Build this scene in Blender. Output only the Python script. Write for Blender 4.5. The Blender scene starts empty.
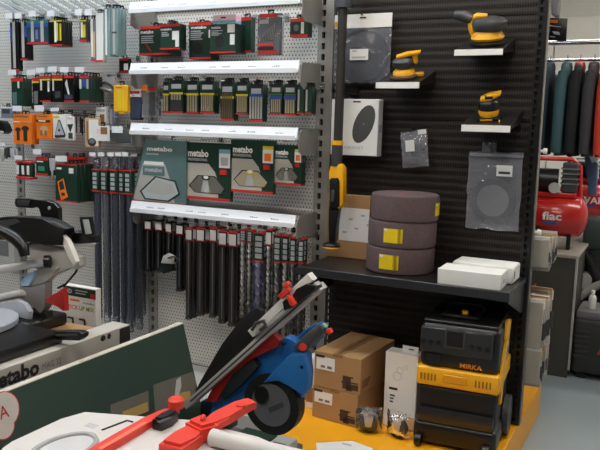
import bpy, bmesh, math, random
from mathutils import Vector, Matrix
random.seed(7)
SC = bpy.context.scene
COL = SC.collection

# ------------------------------------------------------------------ camera
F_PX, YAW, PITCH, ROLL = 727.5, 0.4735, 0.1394, 0.0257
CAM = Vector((1.503, -3.13, 1.45))
_f = Vector((-math.sin(YAW) * math.cos(PITCH), math.cos(YAW) * math.cos(PITCH), -math.sin(PITCH)))
_r0 = Vector((math.cos(YAW), math.sin(YAW), 0)); _u0 = _r0.cross(_f)
_r = _r0 * math.cos(ROLL) + _u0 * math.sin(ROLL)
_u = -_r0 * math.sin(ROLL) + _u0 * math.cos(ROLL)
cam = bpy.data.cameras.new('camera'); cam_o = bpy.data.objects.new('camera', cam); COL.objects.link(cam_o)
cam.sensor_width = 36; cam.lens = F_PX * 36 / 600; cam.clip_start = 0.05; cam.clip_end = 60
cam_o.matrix_world = Matrix(((_r.x, _u.x, -_f.x, CAM.x), (_r.y, _u.y, -_f.y, CAM.y), (_r.z, _u.z, -_f.z, CAM.z), (0, 0, 0, 1)))
SC.camera = cam_o

def ray(px, py): return _f + _r * ((px - 300) / F_PX) - _u * ((py - 225) / F_PX)
def at(px, py, Y):                       # the point of the place where a sight line meets the vertical plane y = Y
    d = ray(px, py); return CAM + d * ((Y - CAM.y) / d.y)
def atx(px, py, X):
    d = ray(px, py); return CAM + d * ((X - CAM.x) / d.x)

# ------------------------------------------------------------------ world, exposure
w = bpy.data.worlds.new('world'); SC.world = w; w.use_nodes = True
w.node_tree.nodes['Background'].inputs[0].default_value = (0.8, 0.85, 1.0, 1)
w.node_tree.nodes['Background'].inputs[1].default_value = 0.05
SC.view_settings.view_transform = 'Standard'; SC.view_settings.look = 'None'
SC.view_settings.exposure = 0.0; SC.view_settings.gamma = 1.0; SC.view_settings.use_curve_mapping = False
LAMP_STRENGTH = 21.5
LAMPS = [(-2.5, -0.85, 1, 1.0), (-0.75, -0.85, 1, 1.0), (0.9, -0.85, 0, 1.0), (-2.2, -2.9, 0, 1.2), (-0.3, -2.9, 0, 1.2), (1.7, -2.9, 0, 1.2), (2.3, 0.8, 0, 1.0), (1.0, 2.8, 0, 1.3), (3.0, 3.2, 0, 1.3)]

# ------------------------------------------------------------------ materials
def lin(c):
    c = c / 255.0
    return c / 12.92 if c <= 0.04045 else ((c + 0.055) / 1.055) ** 2.4
MATS = {}
def mat(name, rgb, rough=0.5, metal=0.0, var=0.12, scale=18.0, bump=0.0, alpha=1.0, trans=0.0, coat=0.0, emit=0.0, spec=0.5, bscale=None):
    if name in MATS: return MATS[name]
    m = bpy.data.materials.new(name); m.use_nodes = True
    nt = m.node_tree; N = nt.nodes; L = nt.links
    b = N['Principled BSDF']
    col = (lin(rgb[0]), lin(rgb[1]), lin(rgb[2]), 1)
    tc = N.new('ShaderNodeTexCoord'); nz = N.new('ShaderNodeTexNoise')
    nz.inputs['Scale'].default_value = scale; nz.inputs['Detail'].default_value = 4
    L.new(tc.outputs['Object'], nz.inputs['Vector'])
    mx = N.new('ShaderNodeMix'); mx.data_type = 'RGBA'
    mx.inputs['A'].default_value = tuple(c * (1 - var) for c in col[:3]) + (1,)
    mx.inputs['B'].default_value = tuple(min(1, c * (1 + var)) for c in col[:3]) + (1,)
    L.new(nz.outputs['Fac'], mx.inputs['Factor']); L.new(mx.outputs['Result'], b.inputs['Base Color'])
    b.inputs['Roughness'].default_value = rough; b.inputs['Metallic'].default_value = metal
    b.inputs['Specular IOR Level'].default_value = spec
    b.inputs['Coat Weight'].default_value = coat
    b.inputs['Alpha'].default_value = alpha
    b.inputs['Transmission Weight'].default_value = trans
    if emit:
        b.inputs['Emission Color'].default_value = col; b.inputs['Emission Strength'].default_value = emit
    if bump:
        bp = N.new('ShaderNodeBump'); bp.inputs['Strength'].default_value = bump; bp.inputs['Distance'].default_value = 0.004
        n2 = N.new('ShaderNodeTexNoise'); n2.inputs['Scale'].default_value = bscale or scale * 6; L.new(tc.outputs['Object'], n2.inputs['Vector'])
        L.new(n2.outputs['Fac'], bp.inputs['Height']); L.new(bp.outputs['Normal'], b.inputs['Normal'])
    MATS[name] = m
    return m

def clearfilm(name, rgb, amount=0.25, rough=0.15):
    """thin clear plastic film: see-through, a little milky, with glossy crinkles"""
    if name in MATS: return MATS[name]
    m = bpy.data.materials.new(name); m.use_nodes = True
    nt = m.node_tree; N = nt.nodes; L = nt.links
    out = N['Material Output']; N.remove(N['Principled BSDF'])
    df = N.new('ShaderNodeBsdfDiffuse'); df.inputs['Color'].default_value = (lin(rgb[0]), lin(rgb[1]), lin(rgb[2]), 1)
    gl = N.new('ShaderNodeBsdfGlossy'); gl.inputs['Roughness'].default_value = rough; gl.inputs['Color'].default_value = (0.9, 0.92, 0.95, 1)
    tr = N.new('ShaderNodeBsdfTransparent'); m1 = N.new('ShaderNodeMixShader'); m2 = N.new('ShaderNodeMixShader')
    tc = N.new('ShaderNodeTexCoord'); nz = N.new('ShaderNodeTexNoise'); nz.inputs['Scale'].default_value = 14; nz.inputs['Distortion'].default_value = 2.0; nz.inputs['Detail'].default_value = 1
    L.new(tc.outputs['Object'], nz.inputs['Vector'])
    bp = N.new('ShaderNodeBump'); bp.inputs['Strength'].default_value = 0.5; bp.inputs['Distance'].default_value = 0.02
    L.new(nz.outputs['Fac'], bp.inputs['Height']); L.new(bp.outputs['Normal'], gl.inputs['Normal'])
    m1.inputs['Fac'].default_value = amount; L.new(tr.outputs[0], m1.inputs[1]); L.new(df.outputs[0], m1.inputs[2])
    fr = N.new('ShaderNodeFresnel'); fr.inputs['IOR'].default_value = 1.5; L.new(bp.outputs['Normal'], fr.inputs['Normal'])
    L.new(fr.outputs[0], m2.inputs['Fac']); L.new(m1.outputs[0], m2.inputs[1]); L.new(gl.outputs[0], m2.inputs[2]); L.new(m2.outputs[0], out.inputs['Surface'])
    MATS[name] = m
    return m

def perforated(name, rgb, px, pz, hx, hz, rounded, rough=0.45, metal=0.0, stagger=False):
    """sheet steel punched with rows of small holes (real openings)"""
    m = bpy.data.materials.new(name); m.use_nodes = True
    nt = m.node_tree; N = nt.nodes; L = nt.links
    b = N['Principled BSDF']; out = N['Material Output']
    b.inputs['Base Color'].default_value = (lin(rgb[0]), lin(rgb[1]), lin(rgb[2]), 1)
    b.inputs['Roughness'].default_value = rough; b.inputs['Metallic'].default_value = metal
    tc = N.new('ShaderNodeTexCoord'); sp = N.new('ShaderNodeSeparateXYZ'); L.new(tc.outputs['Object'], sp.inputs[0])
    def mth(op, a, c=None):
        n = N.new('ShaderNodeMath'); n.operation = op
        for i, v in enumerate((a, c)):
            if v is None: continue
            if isinstance(v, (int, float)): n.inputs[i].default_value = v
            else: L.new(v, n.inputs[i])
        return n.outputs[0]
    zz = mth('DIVIDE', sp.outputs['Z'], pz); xx = mth('DIVIDE', sp.outputs['X'], px)
    if stagger:
        xx = mth('ADD', xx, mth('MULTIPLY', mth('MODULO', mth('FLOOR', zz), 2.0), 0.5))
    fx = mth('ABSOLUTE', mth('SUBTRACT', mth('FRACT', xx), 0.5)); fz = mth('ABSOLUTE', mth('SUBTRACT', mth('FRACT', zz), 0.5))
    if rounded:
        dx = mth('MULTIPLY', fx, px); dz = mth('MULTIPLY', fz, pz)
        hole = mth('LESS_THAN', mth('SQRT', mth('ADD', mth('MULTIPLY', dx, dx), mth('MULTIPLY', dz, dz))), hx)
    else:
        hole = mth('MULTIPLY', mth('LESS_THAN', fx, hx / px / 2), mth('LESS_THAN', fz, hz / pz / 2))
    tr = N.new('ShaderNodeBsdfTransparent'); ms = N.new('ShaderNodeMixShader')
    L.new(hole, ms.inputs['Fac']); L.new(b.outputs[0], ms.inputs[1]); L.new(tr.outputs[0], ms.inputs[2]); L.new(ms.outputs[0], out.inputs['Surface'])
    return m

M_PEG = perforated('pegboard_grey', (214, 210, 205), 0.0176, 0.0176, 0.0036, 0, True, 0.45, 0.0, True)
M_PEGB = perforated('pegboard_black', (46, 40, 36), 0.0105, 0.0333, 0.0052, 0.020, False, 0.42)
M_POST = mat('post_grey', (150, 147, 142), 0.45, 0.1, 0.06)
M_BACK = mat('back_sheet', (58, 57, 56), 0.8)
M_BLK = mat('black_steel', (25, 24, 24), 0.32, 0.0, 0.15)
M_BLK2 = mat('black_plastic', (15, 15, 16), 0.34, 0.0, 0.2)
M_BLKM = mat('matte_black', (9, 9, 10), 0.55, 0.0, 0.2)
M_DGREY = mat('dark_grey_plastic', (62, 62, 64), 0.45, 0.0, 0.15)
M_GREY = mat('mid_grey_plastic', (112, 112, 114), 0.45, 0.0, 0.1)
M_LGREY = mat('light_grey', (178, 176, 172), 0.5, 0.0, 0.08)
M_STRIP = mat('label_rail_white', (236, 237, 242), 0.3, 0.0, 0.03)
M_WHITE = mat('white_card', (236, 234, 230), 0.55, 0.0, 0.04)
M_PAPER = mat('white_paper', (232, 230, 228), 0.65, 0.0, 0.06)
M_INK = mat('print_ink', (40, 40, 42), 0.6)
M_GINK = mat('pale_print', (176, 178, 184), 0.6)
M_GREEN = mat('dark_green_card', (26, 56, 44), 0.38, 0.0, 0.15)
M_GREEN2 = mat('green_carton', (42, 64, 56), 0.5, 0.0, 0.12, 6)
M_TEAL = mat('teal_card', (92, 118, 118), 0.3, 0.0, 0.1)
M_RED = mat('red_print', (206, 44, 40), 0.45, 0.0, 0.08)
M_REDP = mat('red_plastic', (224, 62, 46), 0.42, 0.0, 0.06)
M_REDD = mat('deep_red_plastic', (170, 28, 24), 0.45, 0.0, 0.1)
M_REDT = mat('red_enamel', (196, 34, 30), 0.28, 0.0, 0.08, coat=0.4)
M_YEL = mat('yellow_plastic', (244, 176, 22), 0.4, 0.0, 0.06)
M_YELP = mat('yellow_print', (226, 204, 40), 0.5, 0.0, 0.06)
M_YBOX = mat('yellow_box', (240, 178, 30), 0.45, 0.0, 0.06)
M_YBASE = mat('yellow_enamel', (246, 170, 22), 0.4, 0.0, 0.06, 4)
M_ORG = mat('orange_card', (244, 124, 26), 0.45, 0.0, 0.06)
M_BLUE = mat('blue_plastic', (26, 94, 160), 0.4, 0.0, 0.1)
M_NAVY = mat('navy_cloth', (44, 54, 76), 0.8, 0.0, 0.2)
M_BLUEP = mat('blue_print', (52, 82, 160), 0.5)
M_LBLUE = mat('light_blue_print', (120, 170, 190), 0.5)
M_CHROME = mat('chrome', (200, 202, 206), 0.18, 1.0, 0.04)
M_ALU = mat('aluminium', (196, 195, 193), 0.38, 0.3, 0.06)
M_CAST = mat('cast_aluminium', (188, 183, 175), 0.42, 0.25, 0.1, bump=0.2)
M_STEEL = mat('blade_steel', (196, 192, 184), 0.28, 0.85, 0.1)
M_BEIGE = mat('beige_steel', (192, 178, 150), 0.4, 0.3, 0.1)
M_CARD = mat('brown_cardboard', (166, 128, 86), 0.75, 0.0, 0.08, 9, bump=0.15)
M_CARDD = mat('cardboard_tape', (140, 104, 66), 0.4, 0.0, 0.08)
M_TAN = mat('tan_card', (204, 168, 130), 0.6)
M_ROLL = mat('maroon_abrasive_fleece', (102, 84, 85), 0.95, 0.0, 0.22, 60, bump=0.9, bscale=300)
M_ROLLC = mat('roll_core', (120, 62, 66), 0.8)
M_FILM = clearfilm('clear_film', (205, 210, 222), 0.07, 0.12)
M_FILM2 = clearfilm('cloudy_film', (188, 192, 206), 0.16, 0.15)
M_FILMT = clearfilm('teal_film', (176, 214, 214), 0.4, 0.12)
M_FILMD = clearfilm('dark_film', (88, 94, 112), 0.3, 0.2)
M_TUBE = mat('bronze_black_tube', (40, 36, 34), 0.4, 0.0, 0.2)
M_PURP = mat('purple_sleeve', (62, 58, 88), 0.5)
M_FLOOR = mat('painted_concrete', (152, 166, 172), 0.42, 0.0, 0.1, 2.2)
M_WALL = mat('cream_wall', (226, 222, 212), 0.8, 0.0, 0.03)
M_CEIL = mat('ceiling_white', (150, 150, 150), 0.9, 0.0, 0.03)
M_CAB = mat('olive_grey_cabinet', (74, 73, 69), 0.55, 0.0, 0.06)
M_CABT = mat('cabinet_top', (172, 166, 156), 0.5)
M_TABLE = mat('table_grey', (88, 88, 90), 0.6)
M_SCREEN = mat('lcd_screen', (176, 186, 184), 0.25)
M_PINK = mat('pink_print', (240, 190, 200), 0.5)

# ------------------------------------------------------------------ mesh helpers
def new(): return bmesh.new()
def box(bm, x0, x1, y0, y1, z0, z1, bev=0.0, M=None, seg=1):
    v = [bm.verts.new((x, y, z)) for x in (x0, x1) for y in (y0, y1) for z in (z0, z1)]
    fs = [bm.faces.new([v[i] for i in q]) for q in ((0, 1, 3, 2), (4, 6, 7, 5), (0, 4, 5, 1), (2, 3, 7, 6), (0, 2, 6, 4), (1, 5, 7, 3))]
    if bev:
        ed = list({e for f in fs for e in f.edges})
        r = bmesh.ops.bevel(bm, geom=ed, offset=bev, segments=seg, profile=0.5, affect='EDGES', clamp_overlap=True)
        v = list({a for f in r['faces'] for a in f.verts} | {a for a in v if a.is_valid})
    if M is not None: bmesh.ops.transform(bm, matrix=M, verts=v)
    return v
def frame_of(d):
    d = d.normalized(); a = Vector((0, 0, 1)) if abs(d.z) < 0.9 else Vector((1, 0, 0))
    s = d.cross(a).normalized(); return s, s.cross(d).normalized()
def tube(bm, pts, r, n=8, cap=True):
    pts = [Vector(p) for p in pts]; rr = r if isinstance(r, (list, tuple)) else [r] * len(pts)
    rings = []; s = None
    for i, p in enumerate(pts):
        d = (pts[min(i + 1, len(pts) - 1)] - pts[max(i - 1, 0)]).normalized()
        if s is None: s, t = frame_of(d)
        else:
            s = (s - d * s.dot(d)).normalized(); t = s.cross(d)
        t = s.cross(d).normalized()
        rings.append([bm.verts.new(p + (s * math.cos(2 * math.pi * k / n) + t * math.sin(2 * math.pi * k / n)) * rr[i]) for k in range(n)])
    for a, b in zip(rings, rings[1:]):
        for k in range(n): bm.faces.new((a[k], a[(k + 1) % n], b[(k + 1) % n], b[k]))
    if cap:
        bm.faces.new(rings[0][::-1]); bm.faces.new(rings[-1])
    return [v for q in rings for v in q]
def lathe(bm, prof, n=24, M=None):
    """profile of (radius, height) turned about z"""
    rings = []; vs = []
    for r, z in prof:
        ring = [bm.verts.new((r * math.cos(2 * math.pi * k / n), r * math.sin(2 * math.pi * k / n), z)) for k in range(n)]
        rings.append(ring); vs += ring
    for a, b in zip(rings, rings[1:]):
        for k in range(n): bm.faces.new((a[k], a[(k + 1) % n], b[(k + 1) % n], b[k]))
    bm.faces.new(rings[0][::-1]); bm.faces.new(rings[-1])
    if M is not None: bmesh.ops.transform(bm, matrix=M, verts=vs)
    return vs
def prism(bm, pts, y0, y1, bev=0.0, seg=2):
    """outline of (x, z) points given depth along y"""
    a = [bm.verts.new((p[0], y0, p[1])) for p in pts]; b = [bm.verts.new((p[0], y1, p[1])) for p in pts]
    n = len(pts); f = [bm.faces.new(a), bm.faces.new(b[::-1])]
    for k in range(n): f.append(bm.faces.new((a[k], b[k], b[(k + 1) % n], a[(k + 1) % n])))
    if bev:
        bmesh.ops.bevel(bm, geom=list(f[0].edges) + list(f[1].edges), offset=bev, segments=seg, profile=0.5, affect='EDGES', clamp_overlap=True)
def disc(bm, cx, cz, rx, rz, y0, y1, n=28):
    prism(bm, [(cx + rx * math.cos(2 * math.pi * k / n), cz + rz * math.sin(2 * math.pi * k / n)) for k in range(n)], y0, y1)
def ring(bm, cx, cz, r0, r1, y0, y1, n=32, a0=0, a1=2 * math.pi):
    full = abs(a1 - a0 - 2 * math.pi) < 1e-6; k = n if full else n + 1; R = []
    for i in range(k):
        a = a0 + (a1 - a0) * i / n; c, s = math.cos(a), math.sin(a)
        R.append([bm.verts.new((cx + q * c, y, cz + q * s)) for q, y in ((r0, y0), (r1, y0), (r1, y1), (r0, y1))])
    for i in range(n):
        A, B = R[i], R[(i + 1) % k]
        for j in range(4): bm.faces.new((A[j], A[(j + 1) % 4], B[(j + 1) % 4], B[j]))
    if not full:
        bm.faces.new(R[0][::-1]); bm.faces.new(R[-1])

TM = {}
def thing(name, label, cat, loc=(0, 0, 0), rotz=0.0, group=None, kind=None, M=None):
    o = bpy.data.objects.new(name, None); COL.objects.link(o); o.empty_display_size = 0.05
    MM = M if M is not None else Matrix.Translation(loc) @ Matrix.Rotation(rotz, 4, 'Z')
    o.matrix_world = MM; TM[o.name] = MM.copy()
    if kind: o['kind'] = kind
    else:
        o['label'] = label; o['category'] = cat
        if group: o['group'] = group
    return o
def mk(name, bm, m, parent=None, world=False, smooth=40, tag=None, kind=None):
    """links the bmesh as one object; world=True: it was built in place and is moved into the frame of its thing"""
    bmesh.ops.recalc_face_normals(bm, faces=bm.faces)
    if parent is not None and world:
        bm.transform(TM[parent.name].inverted())
    me = bpy.data.meshes.new(name); bm.to_mesh(me); bm.free()
    me.materials.append(m)
    if smooth:
        for p in me.polygons: p.use_smooth = True
        me.set_sharp_from_angle(angle=math.radians(smooth))
    o = bpy.data.objects.new(name, me); COL.objects.link(o)
    if parent is not None:
        o.parent = parent; TM[o.name] = TM[parent.name]
    else: TM[o.name] = Matrix.Identity(4)
    if tag:
        o['label'], o['category'] = tag[0], tag[1]
        if len(tag) > 2 and tag[2]: o['group'] = tag[2]
    if kind: o['kind'] = kind
    return o
def pp(parent, name, pts, Y, th, m, bev=0.004, world=True):
    """a part whose side view is the outline seen in the picture, standing at depth Y with thickness th"""
    bm = new(); prism(bm, [(p.x, p.z) for p in (at(a, b, Y) for a, b in pts)], Y, Y + th, bev)
    return mk(name, bm, m, parent, world)
def ptube(parent, name, pts, Y, r, m, n=10):
    """a round bar through seen points; Y a number or one per point"""
    ys = Y if isinstance(Y, (list, tuple)) else [Y] * len(pts)
    bm = new(); tube(bm, [at(a, b, y) for (a, b), y in zip(pts, ys)], r, n)
    return mk(name, bm, m, parent, True)
def pbox(parent, name, x0, y0, x1, y1, Y, th, m, bev=0.002):
    a = at((x0 + x1) / 2, y0, Y); b = at((x0 + x1) / 2, y1, Y); l = at(x0, (y0 + y1) / 2, Y); r = at(x1, (y0 + y1) / 2, Y)
    bm = new(); box(bm, l.x, r.x, Y, Y + th, b.z, a.z, bev)
    return mk(name, bm, m, parent, True)
def lettering(parent, name, s, m, M, width=None, height=None, bold=0.0, depth=0.0005):
    """flat printed words; M maps text x to reading direction, text y to up, text z out of the surface"""
    cu = bpy.data.curves.new(name, 'FONT'); cu.body = s; cu.size = 1.0; cu.align_x = 'CENTER'; cu.align_y = 'CENTER'
    cu.resolution_u = 2; cu.offset = bold; cu.extrude = 0.0
    t = bpy.data.objects.new(name, cu); COL.objects.link(t)
    dg = bpy.context.evaluated_depsgraph_get()
    me = bpy.data.meshes.new_from_object(t.evaluated_get(dg)); bpy.data.objects.remove(t); bpy.data.curves.remove(cu)
    xs = [v.co.x for v in me.vertices]; ys = [v.co.y for v in me.vertices]
    if not xs: return None
    w0, h0 = max(xs) - min(xs), max(ys) - min(ys); cx, cy = (max(xs) + min(xs)) / 2, (max(ys) + min(ys)) / 2
    sx = width / w0 if width else height / h0; sy = height / h0 if height else sx
    me.transform(M @ Matrix.Diagonal((sx, sy, 1, 1)) @ Matrix.Translation((-cx, -cy, depth)))
    me.materials.clear(); me.materials.append(m); me.name = name
    o = bpy.data.objects.new(name, me); COL.objects.link(o)
    o.parent = parent; TM[o.name] = TM[parent.name]
    return o
def front(x, y, z):                       # print on a face that looks towards -y
    return Matrix(((1, 0, 0, x), (0, 0, -1, y), (0, 1, 0, z), (0, 0, 0, 1)))
def side(x, y, z):                        # print on a face that looks towards +x
    return Matrix(((0, 0, 1, x), (1, 0, 0, y), (0, 1, 0, z), (0, 0, 0, 1)))
def copy_tree(o, delta):
    c = o.copy(); COL.objects.link(c); c.matrix_world = Matrix.Translation(delta) @ TM[o.name]; TM[c.name] = c.matrix_world.copy()
    for ch in o.children:
        d = ch.copy(); COL.objects.link(d); d.parent = c; TM[d.name] = TM[c.name]
        for g in ch.children:
            e = g.copy(); COL.objects.link(e); e.parent = d; TM[e.name] = TM[c.name]
    return c

# ================================================================== the room
def struct(name, b, m):
    bm = new(); box(bm, *b); return mk(name, bm, m, None, kind='structure', smooth=0)
struct('floor', (-6, 5, -6, 5.2, -0.1, 0), M_FLOOR)
struct('ceiling', (-6, 5, -6, 5.2, 3.3, 3.4), M_CEIL)
struct('wall_back', (-6, 5, 5.0, 5.2, 0, 3.3), M_WALL)
M_WALLG = mat('shop_wall_grey', (130, 128, 124), 0.8)
struct('wall_left', (-6.2, -6, -6, 5.2, 0, 3.3), M_WALLG)
struct('wall_right', (5, 5.2, -6, 5.2, 0, 3.3), M_WALL)
struct('wall_front', (-6, 5, -6.2, -6, 0, 3.3), M_WALLG)
struct('baseboard_back', (-6, 5, 4.985, 5.0, 0, 0.1), M_LGREY)

LN = ['far left over the grey wall', 'middle over the grey wall', 'above the black bay', 'far left over the aisle', 'middle over the aisle', 'right over the aisle', 'above the aisle end', 'above the jackets', 'far right rear']
for i, (lx, ly, cool, fac) in enumerate(LAMPS):
    t = thing('ceiling_light', 'long white ceiling light panel ' + LN[i], 'ceiling light', (lx, ly, 3.2), 0, 'ceiling light panels')
    bm = new(); box(bm, -0.64, 0.64, -0.19, 0.19, 0.035, 0.1, 0.005); mk('housing', bm, M_WHITE, t)
    bm = new(); box(bm, -0.6, 0.6, -0.15, 0.15, 0.02, 0.034); mk('diffuser', bm, mat('lamp_diffuser_%d_%d' % (cool, fac * 10), (228, 244, 255) if cool else (255, 248, 238), 0.6, emit=LAMP_STRENGTH * fac), t)

# ================================================================== shelving
def ladder(bm, x0, x1, sx0, sx1, y0, y1, z0, z1, pitch, sh):
    """a slotted upright: two rails and the rungs between the slots, their inner shade is a separate black strip"""
    box(bm, x0, sx0, y0, y1, z0, z1); box(bm, sx1, x1, y0, y1, z0, z1)
    z = z0
    while z < z1:
        box(bm, sx0, sx1, y0, y0 + 0.003, z, min(z1, z + pitch - sh)); z += pitch
gon = thing('grey_shelving_wall', 'light grey perforated steel shelving wall hung with packaged tools', 'shelving', (-1, 0, 0))
for px_ in (-3.0, -2.0, -1.0, 0.0):
    bm = new(); ladder(bm, px_ - 0.03, px_ + (0.05 if px_ == 0 else 0.03), px_ - 0.009, px_ + 0.009, -0.006, 0.03, 0.02, 2.4, 0.05, 0.028); mk('upright', bm, M_POST, gon, True, 0)
    bm = new(); box(bm, px_ - 0.0088, px_ + 0.0088, 0.012, 0.028, 0.03, 2.39); mk('slot_shade', bm, M_BLKM, gon, True, 0)  # black strip added behind the slots, stands in for the shade inside the post
for b0 in (-3.0, -2.0, -1.0):
    for k in range(5):
        bm = new(); box(bm, b0 + 0.031, b0 + 0.969, 0.0, 0.0015, 0.142 + 0.45 * k + 0.001, 0.142 + 0.45 * (k + 1) - 0.001); mk('pegboard_panel', bm, M_PEG, gon, True, 0)
    bm = new(); box(bm, b0 + 0.031, b0 + 0.969, 0.034, 0.04, 0.1, 2.4); mk('back_sheet', bm, M_BACK, gon, True, 0)
    bm = new(); box(bm, b0 + 0.031, b0 + 0.969, -0.45, 0.0, 0.0, 0.14, 0.004); mk('plinth', bm, M_LGREY, gon, True)

blk = thing('black_display_bay', 'black slotted display bay with yellow base carrying sanding machines', 'shelving', (0.5, 0, 0))
for k in range(5):
    bm = new(); box(bm, 0.056, 0.953, 0.002, 0.0035, 0.178 + 0.433 * k + 0.0015, 0.178 + 0.433 * (k + 1) - 0.0015); mk('slotted_panel', bm, M_PEGB, blk, True, 0)
bm = new(); box(bm, 0.056, 0.953, 0.034, 0.04, 0.17, 2.4); mk('back_sheet', bm, M_BLKM, blk, True, 0)
bm = new(); ladder(bm, 0.954, 0.992, 0.964, 0.978, -0.006, 0.045, 0.17, 2.4, 0.0333, 0.02); mk('upright', bm, M_BLK, blk, True, 0)
bm = new(); box(bm, 0.9642, 0.9778, 0.012, 0.04, 0.18, 2.39); mk('slot_shade', bm, M_BLKM, blk, True, 0)  # same added black strip, keeps these slots dark as if shaded
bm = new(); box(bm, 0.993, 0.997, -0.002, 0.045, 0.17, 2.4, 0.001); mk('edge_trim', bm, mat('trim_grey', (104, 100, 96), 0.3, 0.3), blk, True)
bm = new(); box(bm, 0.056, 0.99, -0.78, 0.62, 0.0, 0.17, 0.006); o = mk('base', bm, M_YBASE, blk, True); o['label'] = 'yellow painted steel base'
for z in (1.02, 1.36):
    bm = new(); tube(bm, [(1.0, 0.02, z), (1.012, 0.02, z)], 0.006); tube(bm, [(1.012, 0.02, z), (1.026, 0.02, z)], 0.012, 12); mk('knob', bm, M_WHITE, blk, True)

# label rails with end brackets, centre bay
RAILS = [(2.022, 'topmost'), (1.726, 'second'), (1.428, 'third'), (1.031, 'lowest')]
for zt, nm in RAILS:
    t = thing('label_rail', 'white price label rail on grey brackets, ' + nm + ' of the four', 'price rail', (-0.5, -0.2, zt - 0.03), 0, 'white label rails across the grey bay')
    bm = new(); prof = [(-0.2, 0.03), (-0.205, 0.03), (-0.215, -0.008), (-0.222, -0.018), (-0.222, -0.022), (-0.2, -0.022)]
    va = [bm.verts.new((-0.975, a, zt - 0.03 + b)) for a, b in prof]; vb = [bm.verts.new((-0.018, a, zt - 0.03 + b)) for a, b in prof]
    bm.faces.new(va); bm.faces.new(vb[::-1])
    for k in range(6): bm.faces.new((va[k], vb[k], vb[(k + 1) % 6], va[(k + 1) % 6]))
    mk('rail', bm, M_STRIP, t, True)
    bm = new(); box(bm, -0.97, -0.024, -0.2265, -0.2225, zt - 0.056, zt - 0.036); mk('ticket_lip', bm, M_STRIP, t, True)
    for xa in (-0.98, -0.0165):
        bm = new()
        prism(bm, [(0, 0.03), (0.175, 0.022), (0.193, 0.0), (0.196, -0.075), (0.16, -0.095), (0, -0.095)], 0, 0.004)
        bmesh.ops.transform(bm, matrix=Matrix(((0, 1, 0, xa), (-1, 0, 0, -0.007), (0, 0, 1, zt - 0.03), (0, 0, 0, 1))), verts=bm.verts)
        mk('end_bracket', bm, M_POST, t, True)
    bm = new(); box(bm, -0.972, -0.02, -0.0125, -0.0065, zt - 0.018, zt - 0.002); mk('cross_bar', bm, M_POST, t, True)
    rnd = random.Random(int(zt * 100))
    for k in range(7):                    # faint printed price tickets in the rail
        x = -0.9 + k * 0.125 + rnd.uniform(-0.03, 0.03)
        bm = new()
        for q in range(4): box(bm, x + q * 0.011, x + q * 0.011 + 0.008, -0.2125, -0.2105, zt - 0.03 + 0.0, zt - 0.03 + rnd.uniform(0.005, 0.009))
        o = mk('ticket_print', bm, M_GINK, t, True, 0)

# the broad black shelf
sh = thing('black_shelf', 'broad black steel shelf carrying abrasive rolls and white boxes', 'shelf', (0.52, -0.2, 0.8))
bm = new(); box(bm, 0.08, 0.985, -0.36, -0.008, 0.805, 0.83, 0.003); mk('shelf_board', bm, M_BLK, sh, True)
bm = new(); box(bm, 0.078, 0.988, -0.374, -0.361, 0.797, 0.834, 0.003); mk('front_lip', bm, mat('shelf_lip_grey', (50, 52, 55), 0.3, 0.2), sh, True)
for xa in (0.085, 0.975):
    bm = new(); prism(bm, [(0, 0), (0.33, 0), (0.33, -0.02), (0.05, -0.12), (0, -0.12)], 0, 0.004)
    bmesh.ops.transform(bm, matrix=Matrix(((0, 1, 0, xa), (-1, 0, 0, -0.008), (0, 0, 1, 0.804), (0, 0, 0, 1))), verts=bm.verts)
    mk('bracket', bm, M_BLK, sh, True)

NTH = ['first', 'second', 'third', 'fourth', 'fifth', 'sixth', 'seventh', 'eighth', 'ninth', 'tenth', 'eleventh', 'twelfth']
# ================================================================== hanging packs
def hook_for(x, z, Y, label, tag_w=0.0, tag_h=0.018, tagm=None, group='peg hooks holding packs'):
    h = thing('peg_hook', label, 'hook', (x, -0.008, z), 0, group)
    bm = new(); box(bm, x - 0.012, x + 0.012, -0.0105, -0.0065, z - 0.012, z + 0.014)
    tube(bm, [(x, -0.008, z), (x, Y - 0.02, z), (x, Y - 0.028, z + 0.008)], 0.0022, 6); mk('wire', bm, M_CHROME, h, True)
    if tag_w:
        bm = new(); box(bm, x - tag_w / 2, x + tag_w / 2, Y - 0.034, Y - 0.031, z + 0.006, z + 0.006 + tag_h); mk('price_tag', bm, tagm or M_STRIP, h, True)
    return h
def rect_at(r, Y):
    x0, y0, x1, y1 = r; mx, my = (x0 + x1) / 2, (y0 + y1) / 2
    l, rr = at(x0, my, Y), at(x1, my, Y); t, b = at(mx, y0, Y), at(mx, y1, Y)
    return (l.x + rr.x) / 2, b.z, rr.x - l.x, t.z - b.z
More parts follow.
